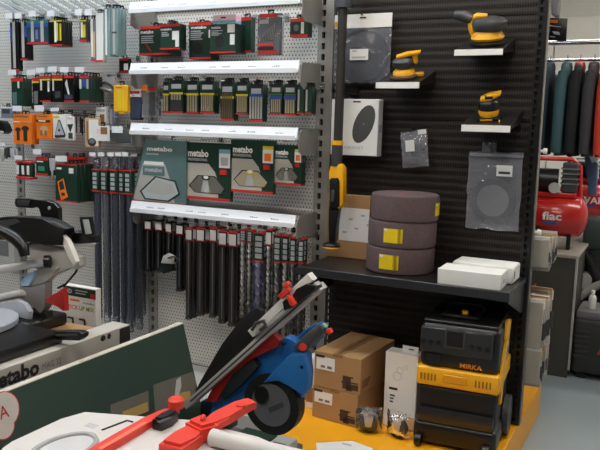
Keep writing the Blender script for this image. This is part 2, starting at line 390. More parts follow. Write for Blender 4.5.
def decorate(t, decor, w, h, front_y=0.0):
    for k, d in enumerate(decor):
        kind, nm = d[0], d[1]; th = 0.0008 + 0.00035 * k
        U = lambda u: (u - 0.5) * w
        V = lambda v: (1 - v) * h
        bm = new()
        if kind == 'rect':
            box(bm, U(d[2]), U(d[4]), front_y - th, front_y, V(d[5]), V(d[3])); mk(nm, bm, d[6], t, smooth=0)
        elif kind == 'disc':
            disc(bm, U(d[2]), V(d[3]), d[4] * w, d[5] * h, front_y - th, front_y, 24); mk(nm, bm, d[6], t)
        elif kind == 'poly':
            prism(bm, [(U(a), V(b)) for a, b in d[2]], front_y - th, front_y); mk(nm, bm, d[3], t, smooth=0)
        elif kind == 'wrap':               # a band around front and both sides
            box(bm, U(0) - 0.0006, U(1) + 0.0006, front_y - th, front_y + d[5], V(d[3]), V(d[2])); mk(nm, bm, d[4], t, smooth=0)
        elif kind == 'bars':               # several upright bars of the same kind, each its own piece
            n, u0, v0, u1, v1, m = d[2:8]; bm.free()
            for q in range(n):
                b2 = new(); ua = u0 + (u1 - u0) * (q + 0.2) / n; ub = u0 + (u1 - u0) * (q + 0.8) / n
                box(b2, U(ua), U(ub), front_y - th - 0.001, front_y, V(v1), V(v0)); mk(nm, b2, m, t, smooth=0)
        elif kind == 'text':
            bm.free(); s, u0, v0, u1, v1, m = d[2:8]
            lettering(t, nm, s, m, front(U((u0 + u1) / 2), front_y - th, V((v0 + v1) / 2)), (u1 - u0) * w, (v1 - v0) * h, 0.035)
        elif kind == 'lines':              # rows of small print too fine to read
            n, u0, v0, u1, v1, m = d[2:8]; rr = random.Random(n + int(u0 * 97) + int(v0 * 31))
            for q in range(n):
                va = v0 + (v1 - v0) * (q + 0.15) / n; vb = v0 + (v1 - v0) * (q + 0.7) / n
                box(bm, U(u0), U(u0 + (u1 - u0) * rr.uniform(0.6, 1)), front_y - th, front_y, V(vb), V(va))
            mk(nm, bm, m, t, smooth=0)
def pack(name, label, cat, r, Y, depth, m, decor=(), behind=0, group=None, short=None, tab=True, hook=True, bev=0.001, tag=0.0, tagh=0.018, gap=0.003, shape=None):
    x, z, w_, h_ = rect_at(r, Y)
    short = short or label
    t = thing(name, label, cat, (x, Y, z), 0, group)
    bm = new()
    if shape: prism(bm, [((u - 0.5) * w_, (1 - v) * h_) for u, v in shape], 0, depth)
    else: box(bm, -w_ / 2, w_ / 2, 0, depth, 0, h_, bev)
    mk('body', bm, m, t)
    tw = min(0.03, w_ * 0.7)
    if tab:
        bm = new(); y = depth * 0.5
        for a, b, c, d in ((-tw / 2, -tw * 0.28, -0.002, 0.018), (tw * 0.28, tw / 2, -0.002, 0.018), (-tw / 2, tw / 2, 0.0125, 0.02), (-tw / 2, tw / 2, -0.002, 0.003)):
            box(bm, a, b, y - 0.0006, y + 0.0006, h_ + c, h_ + d)
        mk('hang_tab', bm, M_BLK2, t, smooth=0)
    decorate(t, decor, w_, h_)
    for k in range(1, behind + 1):
        c = copy_tree(t, Vector((0, k * (depth + gap), 0)))
        c['label'] = NTH[k] + ' in line on the hook of the ' + short; c['group'] = 'packs behind the ' + short
    if hook:
        hook_for(x, z + h_ + 0.0085, Y, 'wire peg hook holding the ' + short, tag, tagh)
    return t

# ------------------------------------------------------------------ centre bay, first row: green accessory packs
def R(u0, v0, u1, v1, m, nm='label_panel'): return ('rect', nm, u0, v0, u1, v1, m)
GR1 = 'green accessory packs under the topmost rail'
pack('accessory_pack', 'large dark green pack with white print, leftmost under the topmost rail', 'tool pack', (139, 26, 170, 55), -0.125, 0.03, M_GREEN,
     [R(0, 0, 1, 0.09, M_RED, 'header_band'), R(0, 0.93, 1, 1, M_RED, 'footer_band'), ('text', 'lettering', 'metabo', 0.06, 0.13, 0.48, 0.26, M_PAPER), ('lines', 'small_print', 4, 0.08, 0.32, 0.5, 0.6, M_GINK), ('poly', 'red_stroke', [(0.2, 0.62), (0.26, 0.62), (0.42, 0.86), (0.37, 0.87)], M_REDD)],
     2, GR1, 'leftmost large green pack')
pack('accessory_pack', 'smaller dark green pack with white sticker overlapping the leftmost large pack', 'tool pack', (160, 24, 180, 49.5), -0.18, 0.015, M_GREEN,
     [R(0, 0, 1, 0.1, M_RED, 'header_band'), R(0, 0.94, 1, 1, M_RED, 'footer_band'), ('text', 'lettering', 'metabo', 0.05, 0.15, 0.6, 0.25, M_PAPER), R(0.62, 0.28, 0.95, 0.62, M_PAPER, 'price_sticker'), R(0.78, 0.62, 0.95, 0.9, M_PAPER, 'barcode_sticker'), ('lines', 'small_print', 3, 0.1, 0.3, 0.5, 0.5, M_GINK)],
     2, GR1, 'smaller green pack with white sticker')
pack('sanding_disc_box', 'dark green box with round dark disc print, no white header', 'tool pack', (189, 23, 211, 59), -0.12, 0.035, M_GREEN,
     [R(0, -0.03, 1, 0.06, M_RED, 'header_band'), R(0, 0.95, 1, 1, M_RED, 'footer_band'), ('text', 'lettering', 'metabo', 0.1, 0.08, 0.8, 0.16, M_PAPER), ('lines', 'small_print', 5, 0.08, 0.2, 0.75, 0.48, M_GINK), ('disc', 'disc_picture', 0.4, 0.7, 0.22, 0.17, M_BLKM), R(0.9, 0.2, 1, 0.42, M_PAPER, 'barcode_sticker')],
     1, GR1, 'headerless green disc box')
pack('sanding_disc_box', 'green box with pale pink and white header card and dark disc print', 'tool pack', (210, 24, 236, 53), -0.17, 0.045, M_GREEN,
     [('text', 'lettering', 'metabo', 0.06, 0.06, 0.42, 0.16, M_PAPER), ('lines', 'small_print', 4, 0.06, 0.2, 0.5, 0.4, M_GINK), R(0.0, 0.95, 1, 1, M_RED, 'footer_band'), ('disc', 'disc_picture', 0.38, 0.6, 0.17, 0.2, M_BLKM), R(0.68, 0.02, 0.95, 0.3, M_PAPER, 'price_sticker'), R(0.78, 0.36, 0.95, 0.72, M_PAPER, 'barcode_sticker'),
      R(0.12, -0.31, 0.98, -0.02, M_PINK, 'header_card'), R(0.12, -0.12, 0.98, -0.02, M_LBLUE, 'header_stripe'), R(0.42, -0.24, 0.62, -0.19, M_INK, 'hang_slot')],
     1, GR1, 'green box with pink header', tab=False)
pack('accessory_pack', 'dark pack with red header behind and right of the pink-headed box', 'tool pack', (240, 17, 251, 52), -0.09, 0.04, M_GREEN, [R(0, 0, 1, 0.1, M_RED, 'header_band'), R(0, 0.95, 1, 1, M_RED, 'footer_band')], 0, GR1, 'dark pack beside the pink-headed box')
e = pack('drill_set_case', 'clear clamshell drill bit set with red header and red lower strips', 'drill set', (257, 13.5, 281, 55), -0.175, 0.03, M_FILM2, [], 0, GR1, 'clear drill set clamshell', bev=0.006)
x, z, w_, h_ = rect_at((257, 13.5, 281, 55), -0.175)
bm = new(); box(bm, -w_ * 0.44, w_ * 0.44, 0.003, 0.027, h_ * 0.03, h_ * 0.92, 0.003); tray = mk('inner_tray', bm, M_GREY, e)
decorate(e, [R(0.1, 0.0, 0.85, 0.09, M_RED, 'header_band'), R(0.1, 0.14, 0.48, 0.24, M_LGREY, 'title_plate'), R(0.06, 0.72, 0.7, 0.78, M_RED, 'red_strip'), R(0.06, 0.8, 0.7, 0.88, M_BLKM, 'dark_strip'), R(0.06, 0.89, 0.85, 0.98, M_REDD, 'red_strip')], w_, h_)
for k in range(9):
    bm = new(); tube(bm, [(-w_ * 0.36 + k * w_ * 0.07, -0.002, h_ * 0.36), (-w_ * 0.36 + k * w_ * 0.07 + 0.006, -0.002, h_ * (0.44 + 0.04 * k))], 0.0022, 6); mk('drill_bit', bm, M_STEEL, e)
pack('small_green_pack', 'small green pack with red top and bottom beside the clear drill set', 'tool pack', (290, 18.5, 308, 37), -0.14, 0.02, M_GREEN, [R(0, 0, 1, 0.16, M_RED, 'header_band'), R(0, 0.86, 1, 1, M_RED, 'footer_band'), ('disc', 'disc_picture', 0.35, 0.5, 0.14, 0.18, M_GREY), R(0.62, 0.2, 0.78, 0.82, M_PAPER, 'barcode_sticker')], 1, GR1, 'small green pack beside the drill set')

# ------------------------------------------------------------------ centre bay, second row: saw blade packs
bag = pack('navy_tool_bag', 'navy blue cloth pouch with red and white header beside yellow box', 'pouch', (129, 97, 141, 120), -0.17, 0.03, M_NAVY, [R(0.05, -0.26, 0.95, -0.02, M_PAPER, 'header_card'), R(0.1, -0.26, 0.9, -0.14, M_REDD, 'header_stripe')], 0, None, 'navy pouch', tab=False, bev=0.008)
pack('grey_blister_pack', 'clear grey blister pack with orange header left of the jigsaw blades', 'tool pack', (141.5, 87, 157, 118), -0.17, 0.035, M_FILM2, [R(0.02, -0.06, 0.4, 0.12, M_ORG, 'header_band'), R(0.45, 0.0, 0.95, 0.12, M_REDD, 'header_band'), R(0.1, 0.16, 0.45, 0.9, M_GREY, 'insert'), R(0.52, 0.16, 0.9, 0.9, M_DGREY, 'insert')], 0, None, 'clear grey blister pack', tab=False)
BL = [(163, 82, 169, 113, 'y', 2), (169.5, 80, 183, 113, 'd', 0), (186, 81, 198.5, 114, 'y', 4), (200, 81, 214.5, 113.5, 'y', 6), (220.5, 82, 234, 120.5, 'r', 5), (236, 82, 248, 114.5, 'y', 6),
      (249, 84, 263, 121.5, 'b', 5), (270, 84, 282, 114.5, 'g', 5), (284, 84, 296, 115.5, 'g', 4), (297, 87, 304, 114, 'e', 1), (305, 87, 312, 114, 'e', 1)]
ORD = ['narrow yellow-striped blade pack, first from the left', 'wide yellow-striped blade pack with dark window, second from the left', 'yellow-striped four-blade pack, third from the left', 'yellow-striped six-blade pack, fourth from the left', 'longer yellow-striped brown blade pack in mid row', 'yellow-striped steel blade pack right of the longer brown pack',
       'longest blade pack with five white blades and blue tops', 'short blue-topped five-blade pack after the longest pack', 'short blue-topped four-blade pack, ninth from the left', 'slim edge-on green blade pack, last but one in the blade row', 'slim edge-on green blade pack at the right end of the blade row']
for (x0, y0, x1, y1, s, n), lab in zip(BL, ORD):
    dec = [R(0.1, 0.0, 0.9, 0.1, M_BLKM, 'header_band'), R(0.15, 0.12, 0.85, 0.26, M_GINK, 'title_plate'), R(0, 0.95, 1, 1.0, M_RED, 'footer_band')]
    if s in 'ydr': dec.append(R(0, 0.37, 1, 0.43, M_YELP, 'yellow_band'))
    if s == 'g': dec += [R(0.0, 0.32, 1, 0.36, mat('leaf_green', (80, 130, 60), 0.5), 'green_band'), R(0, 0.38, 1, 0.5, M_BLUEP, 'blue_band')]
    if s == 'y': dec.append(('bars', 'saw_blade', n, 0.08, 0.43, 0.92, 0.93, M_BEIGE))
    if s == 'r': dec += [('bars', 'saw_blade', n, 0.1, 0.28, 0.9, 0.93, mat('bronze_blade', (120, 104, 78), 0.4, 0.3))]
    if s == 'd': dec += [R(0.08, 0.47, 0.92, 0.92, M_DGREY, 'window'), ('bars', 'saw_blade', 4, 0.1, 0.43, 0.9, 0.6, M_BEIGE)]
    if s == 'b': dec += [R(0.05, 0.27, 0.95, 0.36, M_BLUEP, 'blue_band'), ('bars', 'saw_blade', n, 0.02, 0.34, 0.98, 0.93, M_LGREY)]
    if s == 'g': dec.append(('bars', 'saw_blade', n, 0.08, 0.5, 0.92, 0.93, M_BEIGE))
    if s == 'e': dec = [R(0.1, 0.1, 0.35, 0.9, M_LGREY, 'card_edge'), R(0, 0.95, 1, 1, M_RED, 'footer_band')]
    pack('saw_blade_pack', lab, 'blade pack', (x0, y0, x1, y1), -0.15, 0.012, M_GREEN if s != 'r' else M_GREEN, dec, 2, 'jigsaw blade packs under the second rail', NTH[ORD.index(lab)] + ' blade pack of the second row', tab=True, tag=0.035 if s != 'e' else 0, tagh=0.012)

# ------------------------------------------------------------------ centre bay, third row: circular saw blade boxes
def blade_box(label, short, r, Y, body, sticker, shape=None, text=True, big=False, hexm=M_STEEL, n_behind=1):
    x, z, w_, h_ = rect_at(r, Y)
    t = pack('saw_blade_box', label, 'blade box', r, Y, 0.012, body, [], 0, 'circular saw blade boxes under the third rail', short, tab=False, shape=shape, hook=False)
    if big:
        dec = [('poly', 'printed_panel', [(0.22, 0.36), (0.62, 0.36), (0.72, 0.6), (0.8, 0.94), (0.03, 0.94)], M_LGREY), R(0.24, 0.33, 0.6, 0.38, M_PAPER, 'white_stripe'),
               ('text', 'lettering', 'metabo', 0.3, 0.1, 0.76, 0.17, M_PAPER), ('lines', 'small_print', 1, 0.28, 0.2, 0.56, 0.24, M_GINK), R(0.22, 0.4, 0.62, 0.54, M_TEAL, 'title_plate'), ('text', 'lettering', 'metabo', 0.26, 0.42, 0.58, 0.49, M_GINK),
               ('poly', 'blade_window', [(0.45, 0.55), (0.82, 0.6), (0.9, 0.8), (0.7, 0.93), (0.25, 0.92), (0.16, 0.8)], M_INK), ('poly', 'saw_blade', [(0.47, 0.57), (0.8, 0.62), (0.87, 0.79), (0.68, 0.91), (0.27, 0.9), (0.2, 0.8)], mat('pale_blade_print', (178, 188, 192), 0.3)),
               ('poly', 'saw_blade_face', [(0.46, 0.6), (0.76, 0.66), (0.82, 0.78), (0.6, 0.84), (0.28, 0.8)], M_LGREY), R(-0.0, 0.955, 1.0, 1.0, M_RED, 'footer_band')]
        u = 0
    else:
        dec = [('poly', 'printed_panel', [(0.0, 0.36), (0.52, 0.36), (0.66, 0.5), (0.74, 0.7), (0.74, 0.95), (0.0, 0.95)], mat('warm_grey_print', (186, 180, 170), 0.5)),
               ('text', 'lettering', 'metabo', 0.06, 0.12, 0.52, 0.25, M_WHITE), ('text', 'small_lettering', 'PROFESSIONAL', 0.06, 0.27, 0.5, 0.32, M_GINK),
               ('poly', 'blade_window', [(0.28, 0.57), (0.66, 0.57), (0.9, 0.78), (0.82, 0.88), (0.22, 0.88), (0.08, 0.76)], M_INK),
               ('poly', 'saw_blade', [(0.3, 0.59), (0.65, 0.59), (0.87, 0.78), (0.8, 0.87), (0.23, 0.87), (0.11, 0.76)], hexm),
               ('poly', 'blade_sheen', [(0.42, 0.6), (0.5, 0.6), (0.56, 0.87), (0.36, 0.87)], M_LGREY), ('disc', 'blade_hub', 0.47, 0.61, 0.09, 0.05, M_YELP if hexm == M_BEIGE else M_INK), ('disc', 'arbor_hole', 0.47, 0.6, 0.055, 0.03, M_PAPER),
               R(0, 0.955, 1, 1.0, M_RED, 'footer_band')]
        if sticker: dec += [R(0.76, 0.1, 0.99, 0.42, M_PAPER, 'photo_sticker'), R(0.76, 0.1, 0.99, 0.17, M_YELP if sticker == 2 else M_LBLUE, 'sticker_header'), R(0.8, 0.24, 0.95, 0.38, M_ORG if sticker == 2 else M_GINK, 'sticker_picture'), R(0.78, 0.45, 0.92, 0.54, M_RED, 'red_badge')]
    decorate(t, dec, w_, h_)
    for k in range(1, n_behind + 1):
        c = copy_tree(t, Vector((0, k * 0.016, 0))); c['label'] = NTH[k] + ' in line behind the front ' + short; c['group'] = 'boxes behind the ' + short
    return t
blade_box('large glossy teal saw blade box with slanted edge, leftmost of four', 'large teal blade box', (131.5, 140, 186, 205.5), -0.19, M_TEAL, 0, [(0.27, 0), (1, 0), (1, 1), (0.0, 0.945)], big=True)
blade_box('dark green saw blade box with grey hexagon window, second of four', 'second green blade box', (185.5, 143, 230.5, 200), -0.175, M_GREEN, 1)
blade_box('dark green saw blade box with brass-toned window and yellow sticker, third of four', 'third green blade box', (230.5, 140, 273.5, 193), -0.165, M_GREEN, 2, hexm=M_BEIGE)
blade_box('smallest green saw blade box with photo sticker, nearest the grey upright', 'smallest green blade box', (274, 145, 301.5, 185), -0.15, M_GREEN, 2, n_behind=2)
for k, (u, v, s) in enumerate([(160, 140.5, 'large teal blade box'), (208, 141, 'second green blade box'), (252, 139, 'third green blade box'), (289, 143, 'smallest green blade box')]):
    p = at(u, v, -0.12); hook_for(p.x, p.z + 0.008, -0.15, 'wire peg hook above the ' + s)

# ------------------------------------------------------------------ centre bay, fourth row: drill bits in sleeves
def bit_mesh(L, r, turns):
    bm = new(); n, st = 10, max(12, int(turns * 8)); rings = []
    for i in range(st + 1):
        zz = -L * i / st; a0 = 2 * math.pi * turns * i / st
        rings.append([bm.verts.new((r * (0.62 + 0.38 * math.cos(2 * (2 * math.pi * k / n))) * math.cos(a0 + 2 * math.pi * k / n), r * (0.62 + 0.38 * math.cos(2 * (2 * math.pi * k / n))) * math.sin(a0 + 2 * math.pi * k / n), zz)) for k in range(n)])
    for a, b in zip(rings, rings[1:]):
        for k in range(n): bm.faces.new((a[k], a[(k + 1) % n], b[(k + 1) % n], b[k]))
    bm.faces.new(rings[0]); bm.faces.new(rings[-1][::-1])
    return bm
def bit_pack(label, short, x0, x1, y0, ymid, y1, Y, sleeve, kind, group, lab_m=M_PAPER, behind=0, red=(0.0, 1.0), greenlab=False):
    xa, z1, w_, h_ = rect_at((x0, y0, x1, ymid), Y); zb = at((x0 + x1) / 2, y1, Y).z
    t = thing('drill_bit_pack', label, 'drill bit', (xa, Y, zb), 0, group)
    H = z1 - zb
    bm = new(); box(bm, -w_ / 2, w_ / 2, -0.004, 0.004, H, H + h_, 0.0008); mk('header_card', bm, M_GREEN if greenlab else M_BLK2, t)
    if greenlab:
        for q in range(4):
            bm = new(); box(bm, -w_ * 0.28, w_ * 0.34, -0.0062, -0.004, H + h_ * (0.1 + 0.21 * q), H + h_ * (0.26 + 0.21 * q)); mk('size_label', bm, M_GINK, t)
    else:
        bm = new(); box(bm, -w_ * 0.42, w_ * 0.42, -0.0062, -0.004, H + h_ * 0.06, H + h_ * 0.84); mk('price_sticker', bm, lab_m, t)
    for v in red:
        bm = new(); box(bm, -w_ / 2 - 0.001, w_ / 2 + 0.001, -0.006, 0.006, H + h_ * v - 0.003, H + h_ * v + 0.003); mk('red_clip', bm, M_RED, t)
    r = min(w_ * 0.42, 0.02)
    if kind == 'tube':
        bm = new(); lathe(bm, [(r * 0.8, 0.0), (r, 0.004), (r, H - 0.004), (r * 0.8, H)], 10); mk('sleeve', bm, sleeve, t)
        bm = new(); tube(bm, [(r * 0.45, -r * 0.95, 0.02), (r * 0.45, -r * 0.95, H - 0.01)], 0.0018, 5); mk('sleeve_seam', bm, M_GREY, t)
        bm = new(); lathe(bm, [(r * 0.5, -0.008), (r * 1.15, -0.004), (r * 1.15, 0.004), (r * 0.5, 0.006)], 10); mk('end_cap', bm, M_DGREY, t)
    else:
        b2 = bit_mesh(H * 0.98, r * 0.85, H / (r * 4.6)); bmesh.ops.translate(b2, vec=(0, 0, H * 0.99), verts=b2.verts); mk('twist_bit', b2, mat('bright_bit_steel', (226, 224, 218), 0.3, 0.4) if kind == 'bright' else mat('dark_bit_steel', (150, 148, 146), 0.3, 0.5), t)
        bm = new(); lathe(bm, [(r * 1.0, 0.0), (r * 1.05, 0.003), (r * 1.05, H - 0.002), (r, H)], 10); mk('sleeve', bm, sleeve, t)
    for k in range(1, behind + 1):
        c = copy_tree(t, Vector((0, k * max(0.03, 2.3 * r), 0))); c['label'] = NTH[k] + ' in line behind the front ' + short; c['group'] = 'bits behind the ' + short
    hook_for(xa, z1 + h_ + 0.004, Y, 'wire peg hook above the ' + short)
    return t
GB = 'drill bits under the lowest rail'
for k, (x0, x1, y0, ym, y1, ordn) in enumerate([(145, 150, 220, 229, 272, 'first'), (155.5, 161, 220, 230, 271, 'second'), (166, 170.5, 222, 232, 262, 'third'), (176.5, 182, 224, 234, 290, 'fourth')]):
    bit_pack('short black masonry bit with white tag, ' + ordn + ' from the left', ordn + ' short black bit', x0, x1 + 1.5, y0, ym, y1, -0.15, M_BLK2, 'tube', GB, behind=1, red=(0.0,))
for k, (x0, x1, y0, ym, y1, ordn) in enumerate([(186, 192.5, 228, 240, 318, 'fifth'), (197, 205, 228, 241, 314, 'sixth'), (210, 217, 228, 241, 316, 'seventh'), (219, 227, 231, 245, 322, 'eighth'), (229, 237, 232, 246, 325, 'ninth')]):
    bit_pack('long bronze-black tube with white price tag, ' + ordn + ' bit from the left', ordn + ' long tube', x0, x1, y0, ym, y1, -0.16, M_TUBE, 'tube', GB, behind=2, red=(0.0, 0.96))
M_SLV = clearfilm('bit_sleeve_film', (60, 62, 70), 0.1, 0.2)
for k, (x0, x1, y0, ym, y1, sl, kd, gl, ordn) in enumerate([(240, 246, 230, 241, 318, M_SLV, 'bright', True, 'first'), (247, 252.5, 231, 242, 322, M_SLV, 'bright', True, 'second'), (253.5, 264, 233, 261, 338, clearfilm('purple_film', (66, 60, 110), 0.45, 0.3), 'bright', True, 'third'),
      (266, 272, 230, 245, 340, M_SLV, 'bright', False, 'fourth'), (273.5, 281, 235, 262, 342, M_SLV, 'dark', True, 'fifth'), (282, 288.5, 236, 262, 342, M_SLV, 'bright', True, 'sixth'), (290, 296, 238, 263, 342, M_SLV, 'dark', True, 'seventh'), (298, 304, 239, 263, 342, M_SLV, 'dark', True, 'eighth')]):
    bit_pack('twisted steel drill bit in clear sleeve, ' + ordn + ' of the spiral bits', ordn + ' spiral bit', x0, x1, y0, ym, y1, -0.17 + 0.012 * (k % 2), sl, kd, GB, behind=1, greenlab=gl)
ck = thing('drill_chuck', 'black keyed drill chuck with pale card hanging among the black bits', 'drill chuck', at(167, 272, -0.21))
pp(ck, 'card', [(163, 256), (169, 253), (175, 256), (173, 264), (161, 263)], -0.235, 0.004, M_LGREY, 0.0005)
pp(ck, 'chuck_body', [(160, 262), (172, 265), (173, 271), (163, 274), (159, 270)], -0.228, 0.03, M_BLK2, 0.004)
ptube(ck, 'key', [(168, 258), (174, 256), (178, 259), (176, 264)], -0.24, 0.004, M_DGREY)
ptube(ck, 'hanging_wire', [(168, 254), (169, 244), (170, 236)], [-0.232, -0.215, -0.2], 0.0018, M_BLK2, 6)

# ------------------------------------------------------------------ left bay, top row: long blade packs
YL = -0.2
GT = 'long saw blade packs at the top of the left bay'
def tall(label, short, r, dec, m=M_GREEN, behind=0, depth=0.012, tag=0.0, name='long_blade_pack', group=GT, Y=YL, gap=0.004, tagh=0.022):
    return pack(name, label, 'blade pack', r, Y, depth, m, dec, behind, group, short, tag=tag, tagh=tagh, gap=gap)
FT = R(0, 0.96, 1, 1, M_RED, 'footer_band')
tall('longest dark pack with one pale blade, far left at the top', 'longest dark pack at far left', (10.5, 22, 18.5, 71), [R(0.3, 0.0, 0.62, 0.94, M_LGREY, 'saw_blade'), R(0.0, 0.1, 0.2, 0.4, M_BLUEP, 'blue_band'), FT], M_BLK2, 1, tag=0.05, tagh=0.03)
tall('dark pack with one pale blade, second from the left at the top', 'second dark pack at the top', (20, 22, 27, 60), [R(0.25, 0.0, 0.62, 0.93, M_LGREY, 'saw_blade'), R(0.7, 0.1, 1, 0.4, M_BLUEP, 'blue_band'), FT], M_BLK2, 2, tag=0.05, tagh=0.03)
tall('teal and blue pack with three pale blades in the top row', 'teal three-blade pack', (27, 20, 48, 44), [R(0, 0.0, 1, 0.12, mat('emerald_print', (40, 120, 100), 0.5), 'header_band'), R(0, 0.12, 1, 0.3, M_BLUEP, 'blue_band'), R(0.2, 0.05, 0.33, 0.9, M_LGREY, 'saw_blade'), R(0.42, 0.4, 0.52, 0.8, mat('violet_print', (120, 110, 200), 0.5), 'saw_blade'), R(0.66, 0.05, 0.8, 0.92, M_LGREY, 'saw_blade'), R(0, 0.93, 1, 1, M_RED, 'footer_band')], mat('petrol_card', (42, 70, 78), 0.4), 2, tag=0.05, tagh=0.03)
tall('dark pack with yellow blades and yellow tie in the top row', 'yellow-bladed dark pack', (49.5, 20, 62, 46), [R(0, 0.02, 1, 0.06, M_YELP, 'yellow_band'), R(0.4, 0.05, 0.56, 0.85, M_PAPER, 'saw_blade'), R(0.58, 0.12, 0.7, 0.8, M_YELP, 'saw_blade'), R(0.82, 0.15, 0.94, 0.8, M_YELP, 'saw_blade'), R(0, 0.93, 1, 1, M_RED, 'footer_band')], M_BLK2, 4, tag=0.05, tagh=0.03)
tall('single small pack with yellow and white blade, right of the yellow-bladed pack', 'single small yellow and white pack', (79.5, 19, 86.5, 42), [R(0, 0.05, 1, 0.1, M_YELP, 'yellow_band'), R(0.2, 0.14, 0.45, 0.8, M_PAPER, 'saw_blade'), R(0.45, 0.25, 0.85, 0.8, M_YELP, 'saw_blade'), R(0, 0.9, 1, 1, M_RED, 'footer_band')], M_DGREY, 1, tag=0.045, tagh=0.03)
tall('tall narrow pack with tan blade in the top row', 'tall tan blade pack', (90.5, 19, 95.5, 61), [R(0.1, 0.0, 0.5, 0.9, M_PAPER, 'saw_blade'), R(0.5, 0.3, 0.9, 0.92, M_TAN, 'saw_blade'), FT], M_GREY, 1, tag=0.045, tagh=0.03)
tall('tall milky white sleeve beside the tan blade pack', 'tall milky sleeve', (96, 13, 103, 62), [FT], M_PAPER, 1)
tall('tall pale teal clear sleeve reflecting light at the top', 'tall pale teal sleeve', (104, 8, 110, 56), [R(0.2, 0.02, 0.5, 0.98, M_PAPER, 'card_edge')], M_FILMT, 2, 0.02)
tall('second tall pale teal clear sleeve with dark clip, right of the first', 'second tall teal sleeve', (111, 8, 117.5, 55), [R(0.3, 0.02, 0.6, 0.98, M_LGREY, 'card_edge'), R(0.1, 0.5, 0.9, 0.54, M_DGREY, 'clip')], M_FILMT, 2, 0.02)
# the top hooks: bright prongs with slanted ticket plates
for k, u in enumerate((4, 14, 24, 34, 44, 56, 68, 80, 92, 104, 116)):
    p = at(u + 14, 13, -0.04)
    h = thing('display_prong', 'bright double prong hook, ' + NTH[k] + ' from the left along the top row', 'hook', (p.x, -0.008, p.z), 0, 'double prong hooks along the top of the left bay')
    bm = new(); box(bm, p.x - 0.02, p.x + 0.02, -0.0115, -0.0075, p.z - 0.012, p.z + 0.02); mk('back_plate', bm, M_POST, h, True)
    for d in (-0.014, 0.014):
        bm = new(); tube(bm, [(p.x + d, -0.01, p.z), (p.x + d, -0.05, p.z + 0.002), (p.x + d, -0.24, p.z + 0.055)], 0.0055, 8); mk('prong', bm, mat('bright_prong', (232, 238, 242), 0.25, 0.3), h, True)
    bm = new(); box(bm, p.x - 0.02, p.x + 0.02, -0.248, -0.244, p.z + 0.048, p.z + 0.062); mk('ticket_plate', bm, M_STRIP, h, True)

# ------------------------------------------------------------------ left bay, second row
G2 = 'power tool accessory packs in the second row of the left bay'
SEC = [((11.5, 78, 23, 106), 'dark pack with pale strip, first in the second row', [R(0, 0, 1, 0.12, M_RED, 'header_band'), R(0.55, 0.12, 0.7, 0.36, M_PAPER, 'strip'), R(0.1, 0.5, 0.45, 0.95, M_TEAL, 'picture')], 2),
       ((32.5, 78, 39.5, 105), 'narrow dark pack with yellow line, second in the second row', [R(0, 0, 1, 0.1, M_RED, 'header_band'), R(0, 0.12, 1, 0.18, M_YELP, 'yellow_band'), R(0.2, 0.48, 0.75, 0.95, M_GREY, 'picture')], 0),
       ((40, 76, 50.5, 102), 'dark pack with yellow line and white strip, third in the second row', [R(0, 0, 1, 0.09, M_RED, 'header_band'), R(0, 0.11, 1, 0.17, M_YELP, 'yellow_band'), R(0.05, 0.15, 0.2, 0.55, M_PAPER, 'strip'), R(0.75, 0.2, 0.9, 0.6, M_PAPER, 'strip'), R(0, 0.94, 1, 1, M_RED, 'footer_band')], 1),
       ((52, 75, 62.5, 102), 'dark pack with olive line and white strip, fourth in the second row', [R(0, 0, 1, 0.12, M_RED, 'header_band'), R(0, 0.14, 1, 0.2, M_YELP, 'yellow_band'), R(0.06, 0.2, 0.2, 0.58, M_PAPER, 'strip'), R(0.3, 0.6, 0.8, 0.85, M_DGREY, 'picture')], 1),
       ((64, 75.5, 74, 102), 'dark pack with slanted pale tool, fifth in the second row', [R(0, 0, 1, 0.1, M_RED, 'header_band'), ('poly', 'tool_picture', [(0.1, 0.3), (0.3, 0.15), (0.55, 0.7), (0.45, 0.75)], M_PAPER), R(0.05, 0.72, 0.85, 0.9, M_NAVY, 'picture'), R(0, 0.94, 1, 1, M_RED, 'footer_band')], 3),
       ((79.5, 75.5, 89, 102), 'navy and green pack with two pale strips, last in the second row', [R(0, 0, 1, 0.1, M_RED, 'header_band'), R(0.0, 0.14, 0.22, 0.5, M_PAPER, 'strip'), R(0.3, 0.12, 0.7, 0.45, M_BLUEP, 'picture'), R(0.76, 0.14, 0.95, 0.5, M_GINK, 'strip'), R(0, 0.94, 1, 1, M_RED, 'footer_band')], 4)]
for r, lab, dec, nb in SEC:
    pack('accessory_pack', lab, 'tool pack', r, YL, 0.02, M_GREEN if 'green' in lab or 'pale strip, first' in lab else M_BLK2, dec, nb, G2, NTH[[q[1] for q in SEC].index(lab)] + ' pack of the left second row', tag=0.06, tagh=0.028)
k1 = thing('pliers_blister', 'pale clear blister with curved tools beside the yellow box', 'tool pack', at(107, 93, -0.1))
pp(k1, 'card', [(99, 76), (115, 77), (114, 92), (100, 91)], -0.1, 0.004, M_GINK, 0.0005)
ptube(k1, 'handle', [(100, 84), (105, 82), (110, 85), (114, 89)], -0.112, 0.006, M_DGREY)
ptube(k1, 'handle', [(100, 88), (106, 89), (112, 91)], -0.112, 0.006, M_LGREY)
p = at(107, 75, -0.1); hook_for(p.x, p.z + 0.004, -0.12, 'wire peg hook above the pale pliers blister')
yb = pack('yellow_box', 'bright yellow upright plastic box hanging beside the grey upright', 'plastic box', (113.5, 85, 127.5, 112), -0.19, 0.03, M_YBOX, [R(0.15, 0.08, 0.6, 0.12, M_CARDD, 'print_line'), R(0.35, 0.2, 0.5, 0.92, M_YELP, 'rib'), R(0.6, 0.2, 0.72, 0.92, M_YELP, 'rib'), R(0.45, 1.0, 0.8, 1.06, M_YEL, 'latch')], 0, None, 'yellow plastic box', bev=0.003)
